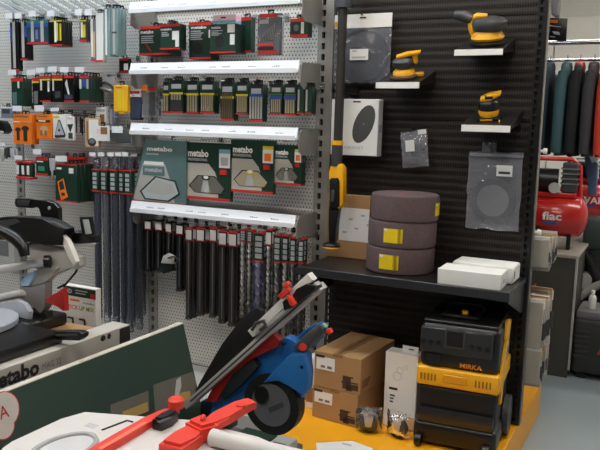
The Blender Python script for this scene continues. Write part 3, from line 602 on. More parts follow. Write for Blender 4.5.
pack('small_green_pack', 'small green pack with red ends above the yellow box', 'tool pack', (119, 58.5, 129, 73), -0.12, 0.02, M_BLK2, [R(0.05, 0, 0.9, 0.14, M_RED, 'header_band'), R(0.5, 0.35, 0.9, 0.8, M_PAPER, 'picture'), R(0, 0.86, 0.9, 1, M_REDD, 'footer_band')], 0, None, 'small pack above the yellow box')

# ------------------------------------------------------------------ left bay, third row
GO = 'orange multitool blade packs'
def brush(u, v, w, h, m): return [('rect', 'blade_shank', u - w * 0.25, v, u + w * 0.25, v + h, m), ('disc', 'blade_head', u, v, w * 0.5, h * 0.2, m)]
pack('orange_pack', 'larger orange pack with two black blades, left of the other orange pack', 'tool pack', (13.5, 114, 31.5, 144), YL, 0.025, M_ORG, [R(0.08, 0.06, 0.85, 0.11, M_CARDD, 'print_line'), R(0.0, 0.24, 0.4, 0.28, M_PAPER, 'white_line'), R(0.42, 0.24, 1.0, 0.28, M_TAN, 'white_line')] + brush(0.26, 0.52, 0.3, 0.36, M_INK) + brush(0.66, 0.48, 0.38, 0.42, M_INK), 1, GO, 'larger orange pack', tag=0.07, tagh=0.03)
pack('orange_pack', 'smaller orange pack with pale blade and dark band', 'tool pack', (36.5, 114, 52, 139), YL, 0.02, M_ORG, [R(0.1, 0.08, 0.7, 0.12, M_CARDD, 'print_line'), R(0.0, 0.24, 0.9, 0.33, M_INK, 'dark_band'), R(0.15, 0.25, 0.6, 0.31, M_PAPER, 'white_line'), ('disc', 'saw_picture', 0.48, 0.62, 0.25, 0.16, M_TAN), R(0.26, 0.65, 0.38, 0.86, M_CARDD, 'shank'), R(0.54, 0.65, 0.66, 0.86, M_CARDD, 'shank')], 1, GO, 'smaller orange pack', tag=0.07, tagh=0.03)
pack('triangle_sander_pack', 'white pack with dark triangular sanding plate', 'tool pack', (53, 114, 66, 138.5), YL, 0.012, M_PAPER, [('poly', 'sanding_plate', [(0.1, 0.92), (0.42, 0.24), (0.55, 0.24), (0.97, 0.85), (0.9, 0.95), (0.2, 0.98)], M_INK), ('poly', 'plate_face', [(0.16, 0.87), (0.44, 0.3), (0.52, 0.3), (0.86, 0.84)], M_GINK), ('disc', 'plate_hole', 0.48, 0.66, 0.08, 0.06, M_INK), R(0, 0.08, 0.5, 0.16, M_YELP, 'yellow_line')], 1, None, 'white triangle plate pack', tag=0.06)
pack('scraper_pack', 'white pack with small dark triangle right of the sanding plate pack', 'tool pack', (66.5, 114, 74, 140), YL, 0.012, M_PAPER, [('poly', 'scraper', [(0.1, 0.4), (0.9, 0.38), (0.5, 0.72)], M_INK), R(0.25, 0.72, 0.8, 0.95, M_DGREY, 'shank'), R(0.2, 0.12, 0.8, 0.2, M_PINK, 'print_line')], 0, None, 'white scraper pack')
sp = thing('wire_brush_bunch', 'bunch of dark twisted wire brushes beside the white scraper pack', 'wire brush', at(80, 136, -0.18))
for k in range(5):
    p = at(76 + 2.2 * k, 117 + (k % 2) * 2, -0.18); b2 = bit_mesh(0.085, 0.007, 6); bmesh.ops.translate(b2, vec=(p.x, -0.18 + 0.03 * (k % 2), p.z), verts=b2.verts); mk('brush_wire', b2, M_DGREY, sp, True)
p = at(80, 115, -0.17); bm = new(); box(bm, p.x - 0.032, p.x + 0.032, -0.2, -0.14, p.z - 0.008, p.z + 0.004); mk('holder_bar', bm, M_DGREY, sp, True)
hook_for(p.x, p.z + 0.01, -0.18, 'wire peg hook above the wire brushes')
pack('beige_pack', 'tall beige pack with dark round cutter at its foot', 'tool pack', (85, 118, 99, 147), YL, 0.015, M_TAN, [R(0.3, 0.05, 0.95, 0.95, M_PAPER, 'card'), ('disc', 'round_cutter', 0.5, 0.83, 0.3, 0.14, M_INK), ('disc', 'cutter_face', 0.5, 0.8, 0.2, 0.08, M_GREY), R(0.12, 0.1, 0.22, 0.8, M_CARDD, 'print_column')], 0, None, 'tall beige pack')
pack('white_folded_pack', 'white folded card pack right of the beige pack', 'tool pack', (96, 107, 106, 128), -0.13, 0.02, M_PAPER, [R(0.4, 0.35, 0.85, 0.95, M_CARDD, 'picture'), R(0.1, 0.1, 0.9, 0.22, M_GINK, 'print_line')], 0, None, 'white folded pack')
pack('white_cutter_pack', 'white pack with brown picture hanging low beside the beige pack', 'tool pack', (96.5, 126, 108.5, 141), -0.215, 0.012, M_PAPER, [R(0.35, 0.08, 0.9, 0.55, M_CARDD, 'picture'), R(0.05, 0.2, 0.3, 0.5, M_PINK, 'badge')], 0, None, 'white low pack')
pack('violet_strip_pack', 'slim clear pack with violet strip beneath the yellow box', 'tool pack', (109, 108, 116, 127), -0.1, 0.02, M_FILM2, [R(0.1, 0.1, 0.4, 0.9, M_LGREY, 'strip'), R(0.5, 0.1, 0.7, 0.9, mat('violet_print2', (120, 110, 170), 0.5), 'strip')], 0, None, 'slim clear violet pack')
tr = thing('grey_tray', 'dark grey sheet metal tray with white ticket between the bays', 'tray', at(118, 142, -0.2))
pp(tr, 'tray_body', [(104, 130), (130, 129), (130.5, 142), (117, 143)], -0.2, 0.16, mat('tray_grey', (84, 88, 88), 0.5, 0.2), 0.003)
pbox(tr, 'ticket', 111.5, 126.5, 122.5, 133, -0.206, 0.004, M_STRIP)
bm = new(); pa = at(110, 129, -0.02); box(bm, pa.x, pa.x + 0.09, -0.04, -0.008, pa.z - 0.05, pa.z - 0.02); mk('bracket', bm, M_DGREY, tr, True)

# ------------------------------------------------------------------ left bay, fourth row
def tin_pack(label, short, r, n):
    x, z, w_, h_ = rect_at(r, YL); t = thing('tin_pack', label, 'tool pack', (x, YL, z), 0, 'round tin packs')
    for a, b in ((0, 0.14), (0.86, 1.0)):
        bm = new(); box(bm, -w_ / 2, w_ / 2, -0.004, 0.05, h_ * a, h_ * b, 0.004); mk('red_clip', bm, M_RED, t)
    for k in range(n):
        bm = new(); lathe(bm, [(w_ / n * 0.42, h_ * 0.14), (w_ / n * 0.48, h_ * 0.2), (w_ / n * 0.48, h_ * 0.8), (w_ / n * 0.42, h_ * 0.86)], 14, Matrix.Translation((-w_ / 2 + w_ * (k + 0.5) / n, 0.022, 0))); mk('tin', bm, M_GREEN, t)
        bm = new(); box(bm, -w_ / 2 + w_ * (k + 0.15) / n, -w_ / 2 + w_ * (k + 0.6) / n, 0.0215 - w_ / n * 0.5, 0.0225 - w_ / n * 0.47, h_ * 0.25, h_ * 0.75); mk('tin_label', bm, M_PAPER, t)
    hook_for(x, z + h_ + 0.002, YL, 'wire peg hook above the ' + short, 0.06, 0.024)
tin_pack('red clipped pack of three small white-labelled tins at far left', 'pack of three tins', (15.5, 161, 31, 179), 3)
pack('green_small_box', 'small green pack with red ends right of the tins', 'tool pack', (36, 157, 48, 175.5), YL, 0.03, M_GREEN, [R(0, 0, 1, 0.17, M_RED, 'header_band'), R(0.1, 0.22, 0.6, 0.28, M_PAPER, 'print_line'), R(0.2, 0.5, 0.7, 0.75, mat('mint_print', (60, 150, 110), 0.5), 'picture'), R(0, 0.88, 1, 1, M_RED, 'footer_band')], 1, None, 'small green pack right of the tins', tag=0.06, tagh=0.03)
wb = thing('ring_pack', 'small pale pack with metal ring left of the black device box', 'tool pack', at(51.5, 183, -0.22))
pp(wb, 'card', [(49, 158), (56, 158), (55, 170), (50, 171)], -0.22, 0.004, M_GINK, 0.0005)
bm = new(); p = at(52, 178, -0.222); ring(bm, p.x, p.z, 0.008, 0.016, -0.226, -0.218, 18); mk('ring', bm, M_STEEL, wb, True)
pbox(wb, 'stem', 51, 169, 53, 175, -0.223, 0.004, M_LGREY)
p = at(52, 157, -0.22); hook_for(p.x, p.z + 0.002, -0.22, 'wire peg hook above the ring pack')
dv = pack('device_box', 'large black box with red edges and orange device picture', 'tool box', (55.5, 164, 77, 202), -0.24, 0.025, M_GREEN, [R(0, 0, 1, 0.04, M_RED, 'header_band'), R(0, 0.965, 1, 1, M_RED, 'footer_band'), ('poly', 'device_picture', [(0.1, 0.48), (0.38, 0.38), (0.5, 0.72), (0.58, 0.86), (0.26, 0.97), (0.16, 0.72)], M_ORG), ('poly', 'device_window', [(0.16, 0.5), (0.35, 0.43), (0.43, 0.65), (0.23, 0.71)], M_INK), R(0.28, 0.76, 0.44, 0.84, M_INK, 'device_keys'),
          R(0.65, 0.1, 0.85, 0.24, M_PAPER, 'price_sticker'), R(0.08, 0.1, 0.3, 0.15, M_PAPER, 'print_line')], 4, None, 'black device box', tag=0.08, tagh=0.03, gap=0.004)
pack('red_topped_pack', 'bright red topped dark pack hanging behind the black device box', 'tool pack', (63, 157, 84, 175), -0.09, 0.03, M_RED, [R(0.05, 0.4, 0.95, 0.8, M_DGREY, 'picture')], 0, None, 'bright red topped pack')
# tall clear sleeves with long bits
SL = [(94.5, 101.5, 318, 'first', M_FILMD), (103, 110, 322, 'second', M_FILM2), (112, 119.5, 326, 'third', M_FILMD), (120.5, 126, 330, 'fourth', M_FILMD), (126.5, 133.5, 332, 'fifth', M_FILMD), (135, 141, 316, 'sixth', M_FILMD)]
for k, (x0, x1, yb_, on, fm) in enumerate(SL):
    Y = -0.2 + 0.015 * (k % 2) if k < 5 else -0.075; x, z, w_, h_ = rect_at((x0, 158, x1, yb_), Y); w_ *= 0.9
    t = thing('long_bit_sleeve', 'tall clear sleeve holding long drill bits, ' + on + ' of the tall sleeves', 'drill bit', (x, Y, z), 0, 'tall sleeves of long bits')
    bm = new(); lathe(bm, [(w_ * 0.4, 0), (w_ * 0.48, 0.006), (w_ * 0.48, h_ - 0.006), (w_ * 0.4, h_)], 12, Matrix.Diagonal((1, 0.7, 1, 1))); mk('sleeve', bm, fm, t)
    bm = new(); tube(bm, [(-w_ * 0.16, 0, h_ * 0.06), (-w_ * 0.16, 0, h_ * 0.95)], w_ * 0.2, 10); mk('long_bit', bm, mat('dull_bit_steel', (112, 114, 122), 0.4, 0.5), t)
    bm = new(); tube(bm, [(w_ * 0.26, 0, h_ * 0.03), (w_ * 0.26, 0, h_ * 0.95)], w_ * 0.12, 8); mk('rod', bm, mat('dark_blue_rod', (52, 56, 84), 0.4, 0.3), t)
    zt = h_ * 0.93; zb = h_ * 0.8
    bm = new(); box(bm, -w_ * 0.5, w_ * 0.5, -w_ * 0.38, w_ * 0.38, zb, zt, 0.002); mk('label_sleeve', bm, M_GREEN, t)
    bm = new()
    for q in range(4): box(bm, -w_ * 0.34, w_ * 0.25, -w_ * 0.4, -w_ * 0.37, zb + (zt - zb) * (0.12 + 0.2 * q), zb + (zt - zb) * (0.26 + 0.2 * q))
    mk('label_print', bm, M_GINK, t)
    for q in (zb, zt):
        bm = new(); box(bm, -w_ * 0.53, w_ * 0.53, -w_ * 0.41, w_ * 0.41, q - 0.003, q + 0.003); mk('red_clip', bm, M_RED, t)
    c = copy_tree(t, Vector((0, 0.075 if k < 5 else 0.04, 0))); c['label'] = 'tall clear sleeve hidden behind the ' + on + ' tall sleeve'; c['group'] = 'tall sleeves in the back'
    hook_for(x, z + h_ + 0.004, Y, 'wire peg hook above the ' + on + ' tall sleeve', 0.04, 0.02)
# far left
pack('blue_grey_pack', 'blue grey soft pack at the left edge of the picture', 'tool pack', (1, 107, 12, 118), YL, 0.03, mat('blue_grey_print', (112, 126, 146), 0.5), [R(0.1, 0.2, 0.8, 0.6, M_DGREY, 'picture'), R(0.0, 0.0, 1.0, 0.12, M_PAPER, 'header_band')], 0, None, 'blue grey soft pack')
gr = thing('black_grinder_guard', 'black domed guard at the left picture edge below the blue grey pack', 'guard', at(1, 134, -0.2))
pp(gr, 'guard', [(-6, 120), (1, 121), (4, 125), (6, 131), (3, 134), (-6, 134)], -0.2, 0.05, M_BLK2, 0.006); pbox(gr, 'rim', -5, 131, 3, 134, -0.208, 0.006, M_LGREY)
p = at(-1, 119, -0.2); hook_for(p.x, p.z + 0.01, -0.18, 'wire peg hook above the black guard')
hk = thing('clip_bunch', 'bunch of dark and pale clips hanging at far left', 'clips', at(7, 160, -0.2))
for k, (u, v, m) in enumerate([(2, 153, M_LGREY), (6, 151, M_DGREY), (9, 150, M_DGREY), (12, 151, M_GINK), (15, 152, M_LGREY)]):
    pp(hk, 'clip', [(u - 2, v - 3), (u + 2, v - 3), (u + 2.2, v + 5), (u, v + 8), (u - 2, v + 4)], -0.2 - 0.012 * (k % 2), 0.008, m, 0.001)
p = at(8, 147, -0.19); hook_for(p.x, p.z, -0.2, 'wire peg hook above the bunch of clips', 0.05)
pack('white_carton_low', 'dark pack low at the left edge behind the black motor', 'tool pack', (-4, 232, 14, 262), -0.1, 0.05, M_LGREY, [R(0.2, 0.3, 0.7, 0.8, M_GREY, 'picture')], 0, None, 'pale pack low at the left edge')

# ================================================================== black bay
SZ = 0.83                                   # shelf surface
# long-reach wall sander hanging upright
ls = thing('long_reach_sander', 'black and yellow long-reach wall sander hanging upright by the grey upright', 'sander', at(331, 247, -0.13))
Yh = -0.13
ptube(ls, 'upper_tube', [(344.5, -40), (343.5, 8)], Yh, 0.036, mat('slate_tube', (70, 72, 82), 0.5))
ptube(ls, 'rod', [(343, 7), (338, 142)], Yh, 0.0205, mat('rod_dark', (58, 54, 52), 0.38, 0.2), 16)
bm = new(); a, b = at(337.6, 140.5, Yh), at(337.4, 145, Yh); tube(bm, [a, b], 0.027, 16); mk('yellow_ring', bm, M_YEL, ls, True)
ptube(ls, 'sleeve', [(337.4, 145), (336.5, 166)], Yh, 0.025, M_DGREY, 16)
pp(ls, 'yellow_housing', [(330, 166), (333, 164), (340, 164), (343, 168), (343, 204), (339, 209), (330, 209), (328.5, 200), (328.5, 172)], Yh - 0.02, 0.045, M_YEL, 0.007)
pp(ls, 'control_panel', [(329, 180), (331, 178), (337, 178), (338.5, 181), (338.5, 206), (336, 209), (329, 209)], Yh - 0.032, 0.03, M_BLK2, 0.005)
pbox(ls, 'display', 330.5, 190, 334, 202, Yh - 0.035, 0.005, M_DGREY)
pp(ls, 'neck', [(328.5, 207), (338.5, 207), (335.5, 228), (334.5, 242), (328.5, 242), (328.5, 226)], Yh - 0.02, 0.04, M_BLK2, 0.006)
c = at(331.5, 245, Yh)
bm = new(); lathe(bm, [(0.02, 0.014), (0.036, 0.008), (0.042, 0.0), (0.042, -0.006)], 24, Matrix.Translation(c)); mk('pad_holder', bm, M_BLK2, ls, True)
bm = new(); lathe(bm, [(0.042, -0.006), (0.043, -0.008), (0.043, -0.011), (0.04, -0.012)], 24, Matrix.Translation(c)); mk('sanding_pad', bm, M_YEL, ls, True)
p = at(338, 150, 0); h = thing('holder_hook', 'black steel holder gripping the long-reach sander rod', 'hook', (p.x + 0.0, -0.01, at(340.2, 91, Yh).z))
zc = at(340.2, 91, Yh).z; xc = at(340.2, 91, Yh).x
bm = new(); box(bm, xc - 0.035, xc + 0.035, -0.008, 0.0, zc - 0.02, zc + 0.02); box(bm, xc - 0.03, xc - 0.024, -0.155, -0.006, zc - 0.006, zc + 0.006); box(bm, xc + 0.024, xc + 0.03, -0.155, -0.006, zc - 0.006, zc + 0.006); mk('fork', bm, M_BLK, h, True)

def bag_mesh(w, h, d, seed):
    """a soft pouch: two bulging skins with a wavy edge"""
    rnd = random.Random(seed); bm = new(); nx, nz = 10, 12; G = {}
    for s in (-1, 1):
        for i in range(nx + 1):
            for j in range(nz + 1):
                u, v = i / nx, j / nz; edge = i in (0, nx) or j in (0, nz)
                if edge and s == 1: G[(1, i, j)] = G[(-1, i, j)]; continue
                wob = rnd.uniform(-0.004, 0.004)
                bul = (math.sin(math.pi * u) * math.sin(math.pi * min(1, v * 1.15 if v < .87 else 1))) ** 0.6 if not edge else 0
                G[(s, i, j)] = bm.verts.new(((u - 0.5) * w + (wob if edge else 0) * 0.6, s * d / 2 * bul + (wob * 0.8 if not edge else 0), v * h + (wob if edge else 0)))
    for s in (-1, 1):
        for i in range(nx):
            for j in range(nz):
                q = (G[(s, i, j)], G[(s, i + 1, j)], G[(s, i + 1, j + 1)], G[(s, i, j + 1)])
                bm.faces.new(q if s == -1 else q[::-1])
    return bm
# disc bag with white header
x, z, w_, h_ = rect_at((334, 14, 391, 83), -0.05)
t = thing('sanding_disc_bag', 'clear bag with white header card and black disc behind the sander rod', 'bag', (x, -0.05, z))
mk('bag', bag_mesh(w_, h_ * 0.86, 0.03, 3), M_FILM2, t, smooth=60)
bm = new(); box(bm, -w_ / 2, w_ / 2, -0.003, 0.002, h_ * 0.8, h_, 0.0008); hd = mk('header_card', bm, M_WHITE, t)
bm = new(); box(bm, -0.014, 0.016, -0.0045, -0.003, h_ * 0.935, h_ * 0.955); mk('hang_slot', bm, M_INK, hd)
bm = new(); disc(bm, 0.0, h_ * 0.39, w_ * 0.45, h_ * 0.385, -0.004, 0.004, 36); mk('black_disc', bm, mat('disc_charcoal', (58, 58, 62), 0.7), t)
bm = new(); ring(bm, 0.0, h_ * 0.39, w_ * 0.28, w_ * 0.29, -0.0056, -0.004, 32); mk('disc_ring', bm, M_DGREY, t)
bm = new(); box(bm, -w_ * 0.18, w_ * 0.14, -0.0195, -0.0185, h_ * 0.33, h_ * 0.49); st = mk('label_sticker', bm, M_PAPER, t)
bm = new(); box(bm, -w_ * 0.14, w_ * 0.1, -0.0205, -0.0195, h_ * 0.36, h_ * 0.38); box(bm, -w_ * 0.14, -w_ * 0.06, -0.0205, -0.0195, h_ * 0.45, h_ * 0.47); mk('sticker_print', bm, M_GINK, st)
bm = new(); box(bm, -w_ * 0.495, -w_ * 0.45, -0.004, -0.003, h_ * 0.82, h_ * 0.9); mk('yellow_print', bm, M_YEL, hd)
def bhook(px_, py_, L, label):
    p = at(px_, py_, -L); h = thing('black_peg_hook', label, 'hook', (p.x, -0.005, p.z))
    bm = new(); box(bm, p.x - 0.02, p.x + 0.02, -0.008, -0.001, p.z - 0.016, p.z + 0.016); tube(bm, [(p.x, -0.006, p.z), (p.x, -L - 0.02, p.z), (p.x, -L - 0.028, p.z + 0.012)], 0.003, 8); mk('wire', bm, M_BLK, h, True)
bhook(363, 15, 0.05, 'black peg hook holding the white-headed disc bag')
# white box with disc picture
x, z, w_, h_ = rect_at((331, 99, 378, 155.5), -0.085)
t = thing('white_disc_box', 'white flat box with dark oval disc print hanging below the disc bag', 'box', (x, -0.085, z))
bm = new(); box(bm, -w_ / 2, w_ / 2, 0, 0.055, 0, h_, 0.002); mk('carton', bm, M_WHITE, t)
bm = new(); cx, cz = w_ * 0.2, h_ * 0.56
prism(bm, [(cx + 0.048 * math.cos(a) + 0.024 * math.sin(a), cz + 0.084 * math.sin(a)) for a in [2 * math.pi * k / 32 for k in range(32)]], -0.001, 0); dp = mk('disc_print', bm, mat('disc_print_grey', (70, 70, 68), 0.7), t)
bm = new(); disc(bm, cx, cz, 0.004, 0.004, -0.0018, -0.001, 10); mk('disc_centre', bm, M_GREY, dp)
bm = new(); box(bm, -w_ * 0.04, w_ * 0.12, -0.001, 0, h_ * 0.94, h_ * 0.965); mk('hang_slot', bm, M_INK, t)
lettering(t, 'lettering', 'ABRANET', M_GINK, front(w_ * 0.0, -0.0006, h_ * 0.14), w_ * 0.42, h_ * 0.05)
bm = new(); box(bm, w_ / 2, w_ / 2 + 0.001, 0.012, 0.04, h_ * 0.42, h_ * 0.56); mk('side_print', bm, M_GINK, t)
bhook(352, 98.5, 0.03, 'black peg hook above the white disc box')
# small zip bag
x, z, w_, h_ = rect_at((402, 129, 432, 167), -0.05)
t = thing('zip_bag', 'small crumpled clear zip bag with white sticker in mid panel', 'bag', M=Matrix.Translation((x, -0.05, z)) @ Matrix.Rotation(math.radians(-7), 4, 'Y'))
mk('bag', bag_mesh(w_ * 0.88, h_ * 0.95, 0.035, 9), clearfilm('zip_film', (214, 216, 226), 0.22, 0.1), t, smooth=60)
bm = new(); box(bm, -w_ * 0.25, w_ * 0.05, -0.022, -0.021, h_ * 0.42, h_ * 0.72); mk('sticker', bm, M_PAPER, t)
bm = new(); box(bm, -w_ * 0.1, w_ * 0.22, -0.008, 0.008, h_ * 0.3, h_ * 0.6, 0.003); mk('dark_part', bm, M_DGREY, t)
bm = new(); box(bm, w_ * 0.15, w_ * 0.42, -0.003, 0.0, h_ * 0.85, h_ * 0.97); mk('white_corner', bm, M_PAPER, t)
bhook(414, 129, 0.05, 'black peg hook holding the small zip bag')
# large zip bag with round pad
x, z, w_, h_ = rect_at((467, 152, 521, 230), -0.05)
t = thing('pad_saver_bag', 'large clear zip bag with dark round pad hanging above the white boxes', 'bag', (x, -0.05, z))
mk('bag', bag_mesh(w_, h_, 0.034, 5), clearfilm('big_bag_film', (205, 206, 218), 0.17, 0.1), t, smooth=60)
bm = new(); ring(bm, 0.0, h_ * 0.38, w_ * 0.3, w_ * 0.42, -0.006, 0.006, 36); mk('round_pad', bm, M_DGREY, t)
bm = new(); disc(bm, 0.0, h_ * 0.38, w_ * 0.3, w_ * 0.3, -0.003, 0.003, 36); mk('pad_face', bm, M_GREY, t)
bm = new(); box(bm, w_ * 0.05, w_ * 0.34, -0.0205, -0.0195, h_ * 0.7, h_ * 0.84); st = mk('sticker', bm, M_PAPER, t)
bm = new(); box(bm, w_ * 0.09, w_ * 0.3, -0.0215, -0.0205, h_ * 0.73, h_ * 0.76); mk('sticker_print', bm, M_INK, st)
bm = new(); box(bm, -w_ * 0.48, w_ * 0.5, -0.004, 0.003, h_ * 0.94, h_ * 0.98); mk('zip', bm, mat('zip_strip', (150, 150, 158), 0.3), t)
bm = new(); box(bm, -w_ * 0.26, w_ * 0.0, -0.001, 0.001, h_ * 0.97, h_ * 1.12); mk('hang_tab', bm, M_FILM2, t)
bhook(487, 144, 0.05, 'black peg hook holding the large zip bag')

# trays with sanders
TILT = math.atan2(0.066, 0.22)
def tray(label, x0, x1, y0, y1, Y):
    """small plate sloping down towards the shopper"""
    a, b = at(x0, (y0 + y1) / 2, Y), at(x1, (y0 + y1) / 2, Y); zt = at((x0 + x1) / 2, y0, Y).z; zb = at((x0 + x1) / 2, y1, Y).z; hw = (b.x - a.x) / 2
    M = Matrix.Translation(((a.x + b.x) / 2, Y, zt)) @ Matrix.Rotation(TILT, 4, 'X')
    t = thing('tool_tray', label, 'shelf', group='small trays on the black panel', M=M)
    D = (-Y - 0.004) / math.cos(TILT)
    bm = new(); box(bm, -hw, hw, 0.004, D, -0.004, 0.0, 0.0005); mk('tray_plate', bm, M_BLK, t)
    bm = new(); box(bm, -hw, hw, -0.0035, 0.0005, zb - zt, 0.001, 0.0006, M=Matrix.Rotation(-TILT - 0.1, 4, 'X')); mk('label_strip', bm, mat('strip_silver', (226, 224, 220), 0.35), t)
    for x in (-hw, hw - 0.003):
        bm = new(); prism(bm, [(0.01, -0.004), (D, -0.004), (D - 0.014, -0.05), (0.01, -0.016)], 0, 0.003)
        bmesh.ops.transform(bm, matrix=Matrix(((0, 1, 0, x), (1, 0, 0, 0), (0, 0, 1, 0), (0, 0, 0, 1))), verts=bm.verts); mk('side_bracket', bm, M_BLK, t)
    return M
T1 = tray('black tray with silver strip beside the disc bag', 376, 419.5, 82.5, 88.5, -0.22)
T2 = tray('black tray with silver strip, highest of the three trays', 454.5, 503, 49.5, 55.5, -0.22)
T3 = tray('black tray with white strip above the large zip bag', 461.5, 510.5, 125.5, 132, -0.22)
def blob(bm, rings, n=20):
    """stacked ovals: (cx, cy, z, rx, ry)"""
    R_ = [[bm.verts.new((cx + rx * math.cos(2 * math.pi * k / n), cy + ry * math.sin(2 * math.pi * k / n), z)) for k in range(n)] for cx, cy, z, rx, ry in rings]
    for a, b in zip(R_, R_[1:]):
        for k in range(n): bm.faces.new((a[k], a[(k + 1) % n], b[(k + 1) % n], b[k]))
    bm.faces.new(R_[0][::-1]); bm.faces.new(R_[-1])
def sander(label, T, x, y, s, rot, form):
    t = thing('orbital_sander', label, 'sander', group='palm sanders on the trays', M=T @ Matrix.Translation((x, y, 0.0008)) @ Matrix.Rotation(rot, 4, 'Z'))
    if form == 'deros':      # large palm sander with overhanging handle
        bm = new(); lathe(bm, [(0.068 * s, 0), (0.072 * s, 0.004), (0.072 * s, 0.012 * s), (0.06 * s, 0.02 * s)], 28); mk('sanding_pad', bm, M_BLK2, t)
        bm = new(); blob(bm, [(0, 0, 0.02 * s, 0.062 * s, 0.06 * s), (0, 0, 0.03 * s, 0.07 * s, 0.066 * s), (0, 0, 0.046 * s, 0.062 * s, 0.06 * s), (0, 0, 0.06 * s, 0.052 * s, 0.052 * s)]); mk('yellow_skirt', bm, M_YEL, t)
        bm = new(); blob(bm, [(0.006 * s, 0, 0.055 * s, 0.056 * s, 0.052 * s), (0.008 * s, 0, 0.066 * s, 0.072 * s, 0.06 * s), (0.008 * s, 0, 0.092 * s, 0.074 * s, 0.06 * s), (0.004 * s, 0, 0.108 * s, 0.06 * s, 0.05 * s), (0, 0, 0.114 * s, 0.03 * s, 0.03 * s)]); mk('grip_cap', bm, M_DGREY, t)
        bm = new(); tube(bm, [(-0.05 * s, 0.0, 0.03 * s), (-0.06 * s, 0.0, 0.07 * s), (-0.065 * s, 0.01, 0.105 * s), (-0.04 * s, 0.0, 0.118 * s), (0.0, 0, 0.117 * s)], [0.016 * s, 0.02 * s, 0.02 * s, 0.016 * s, 0.01 * s], 10); mk('yellow_spine', bm, M_YEL, t)
        bm = new(); tube(bm, [(-0.06 * s, 0.0, 0.105 * s), (-0.1 * s, 0.02, 0.122 * s), (-0.135 * s, 0.03, 0.126 * s)], [0.02 * s, 0.024 * s, 0.018 * s], 12); mk('rear_handle', bm, M_DGREY, t)
    elif form == 'leros':    # round pad, dark motor dome with yellow paddle on top
        bm = new(); lathe(bm, [(0.06 * s, 0), (0.064 * s, 0.003), (0.064 * s, 0.01 * s), (0.05 * s, 0.016 * s)], 28); mk('sanding_pad', bm, mat('brown_pad', (84, 66, 50), 0.7), t)
        bm = new(); blob(bm, [(0, 0, 0.016 * s, 0.052 * s, 0.05 * s), (0, 0, 0.03 * s, 0.05 * s, 0.048 * s), (0, 0, 0.042 * s, 0.036 * s, 0.036 * s)]); mk('yellow_skirt', bm, M_YEL, t)
        bm = new(); blob(bm, [(0, 0, 0.04 * s, 0.034 * s, 0.034 * s), (0, 0, 0.055 * s, 0.05 * s, 0.044 * s), (0, 0, 0.075 * s, 0.052 * s, 0.046 * s), (0.004 * s, 0, 0.09 * s, 0.038 * s, 0.034 * s), (0.01 * s, 0, 0.095 * s, 0.02 * s, 0.02 * s)]); mk('motor_dome', bm, M_DGREY, t)
        bm = new(); prism(bm, [(-0.03 * s, 0.09 * s), (0.075 * s, 0.106 * s), (0.08 * s, 0.116 * s), (0.02 * s, 0.114 * s), (-0.03 * s, 0.102 * s)], -0.026 * s, 0.026 * s, 0.004); mk('paddle_lever', bm, M_YEL, t)
        bm = new(); box(bm, 0.04 * s, 0.066 * s, -0.018 * s, 0.018 * s, 0.06 * s, 0.106 * s, 0.006); mk('rear_block', bm, M_YEL, t)
        bm = new(); box(bm, 0.03 * s, 0.09 * s, -0.01, 0.012, 0.0, 0.018 * s, 0.003); mk('hose_port', bm, M_YEL, t)
    else:                    # compact delta sander
        bm = new(); prism(bm, [(-0.048 * s, -0.05 * s), (0.05 * s, -0.05 * s), (0.056 * s, 0.02 * s), (0.02 * s, 0.06 * s), (-0.02 * s, 0.06 * s), (-0.054 * s, 0.02 * s)], 0, 0.012 * s, 0.002)
        bmesh.ops.transform(bm, matrix=Matrix(((1, 0, 0, 0), (0, 0, 1, 0), (0, 1, 0, 0), (0, 0, 0, 1))), verts=bm.verts); mk('sanding_plate', bm, M_BLK2, t)
        bm = new(); box(bm, -0.036 * s, 0.016 * s, -0.0535 * s, -0.0505 * s, 0.003 * s, 0.010 * s); mk('yellow_badge', bm, M_YEL, t)
        bm = new(); blob(bm, [(0, 0, 0.014 * s, 0.04 * s, 0.044 * s), (0, 0, 0.03 * s, 0.046 * s, 0.046 * s), (0, 0, 0.042 * s, 0.044 * s, 0.044 * s)]); mk('yellow_skirt', bm, M_YEL, t)
        bm = new(); blob(bm, [(0, 0, 0.042 * s, 0.044 * s, 0.044 * s), (0, 0, 0.058 * s, 0.047 * s, 0.047 * s), (0, 0, 0.076 * s, 0.044 * s, 0.044 * s), (0, 0, 0.084 * s, 0.034 * s, 0.036 * s)]); mk('motor_dome', bm, M_BLK2, t)
        bm = new(); prism(bm, [(-0.036 * s, 0.082 * s), (0.01 * s, 0.086 * s), (0.05 * s, 0.108 * s), (0.054 * s, 0.12 * s), (0.0, 0.112 * s), (-0.036 * s, 0.096 * s)], -0.03 * s, 0.03 * s, 0.005); lv = mk('paddle_lever', bm, M_YEL, t)
        bm = new(); box(bm, -0.016 * s, 0.02 * s, -0.0315 * s, 0.0, 0.0935 * s, 0.108 * s, 0.002); mk('lever_slot', bm, M_BLK2, t)
        bm = new(); box(bm, 0.045 * s, 0.05 * s, -0.09 * s, -0.03 * s, 0.0, 0.006 * s); mk('yellow_strap', bm, M_YEL, t)
    return t
sander('palm sander with dark dome and yellow lever on tray beside disc bag', T1, -0.002, 0.09, 0.92, 0.3, 'leros')
sander('largest sander, yellow body with dark rounded grip, on highest tray', T2, 0.012, 0.1, 0.95, 0.2, 'deros')
sander('compact yellow and black delta sander on the tray above the zip bag', T3, -0.012, 0.1, 0.9, 0.2, 'delta')

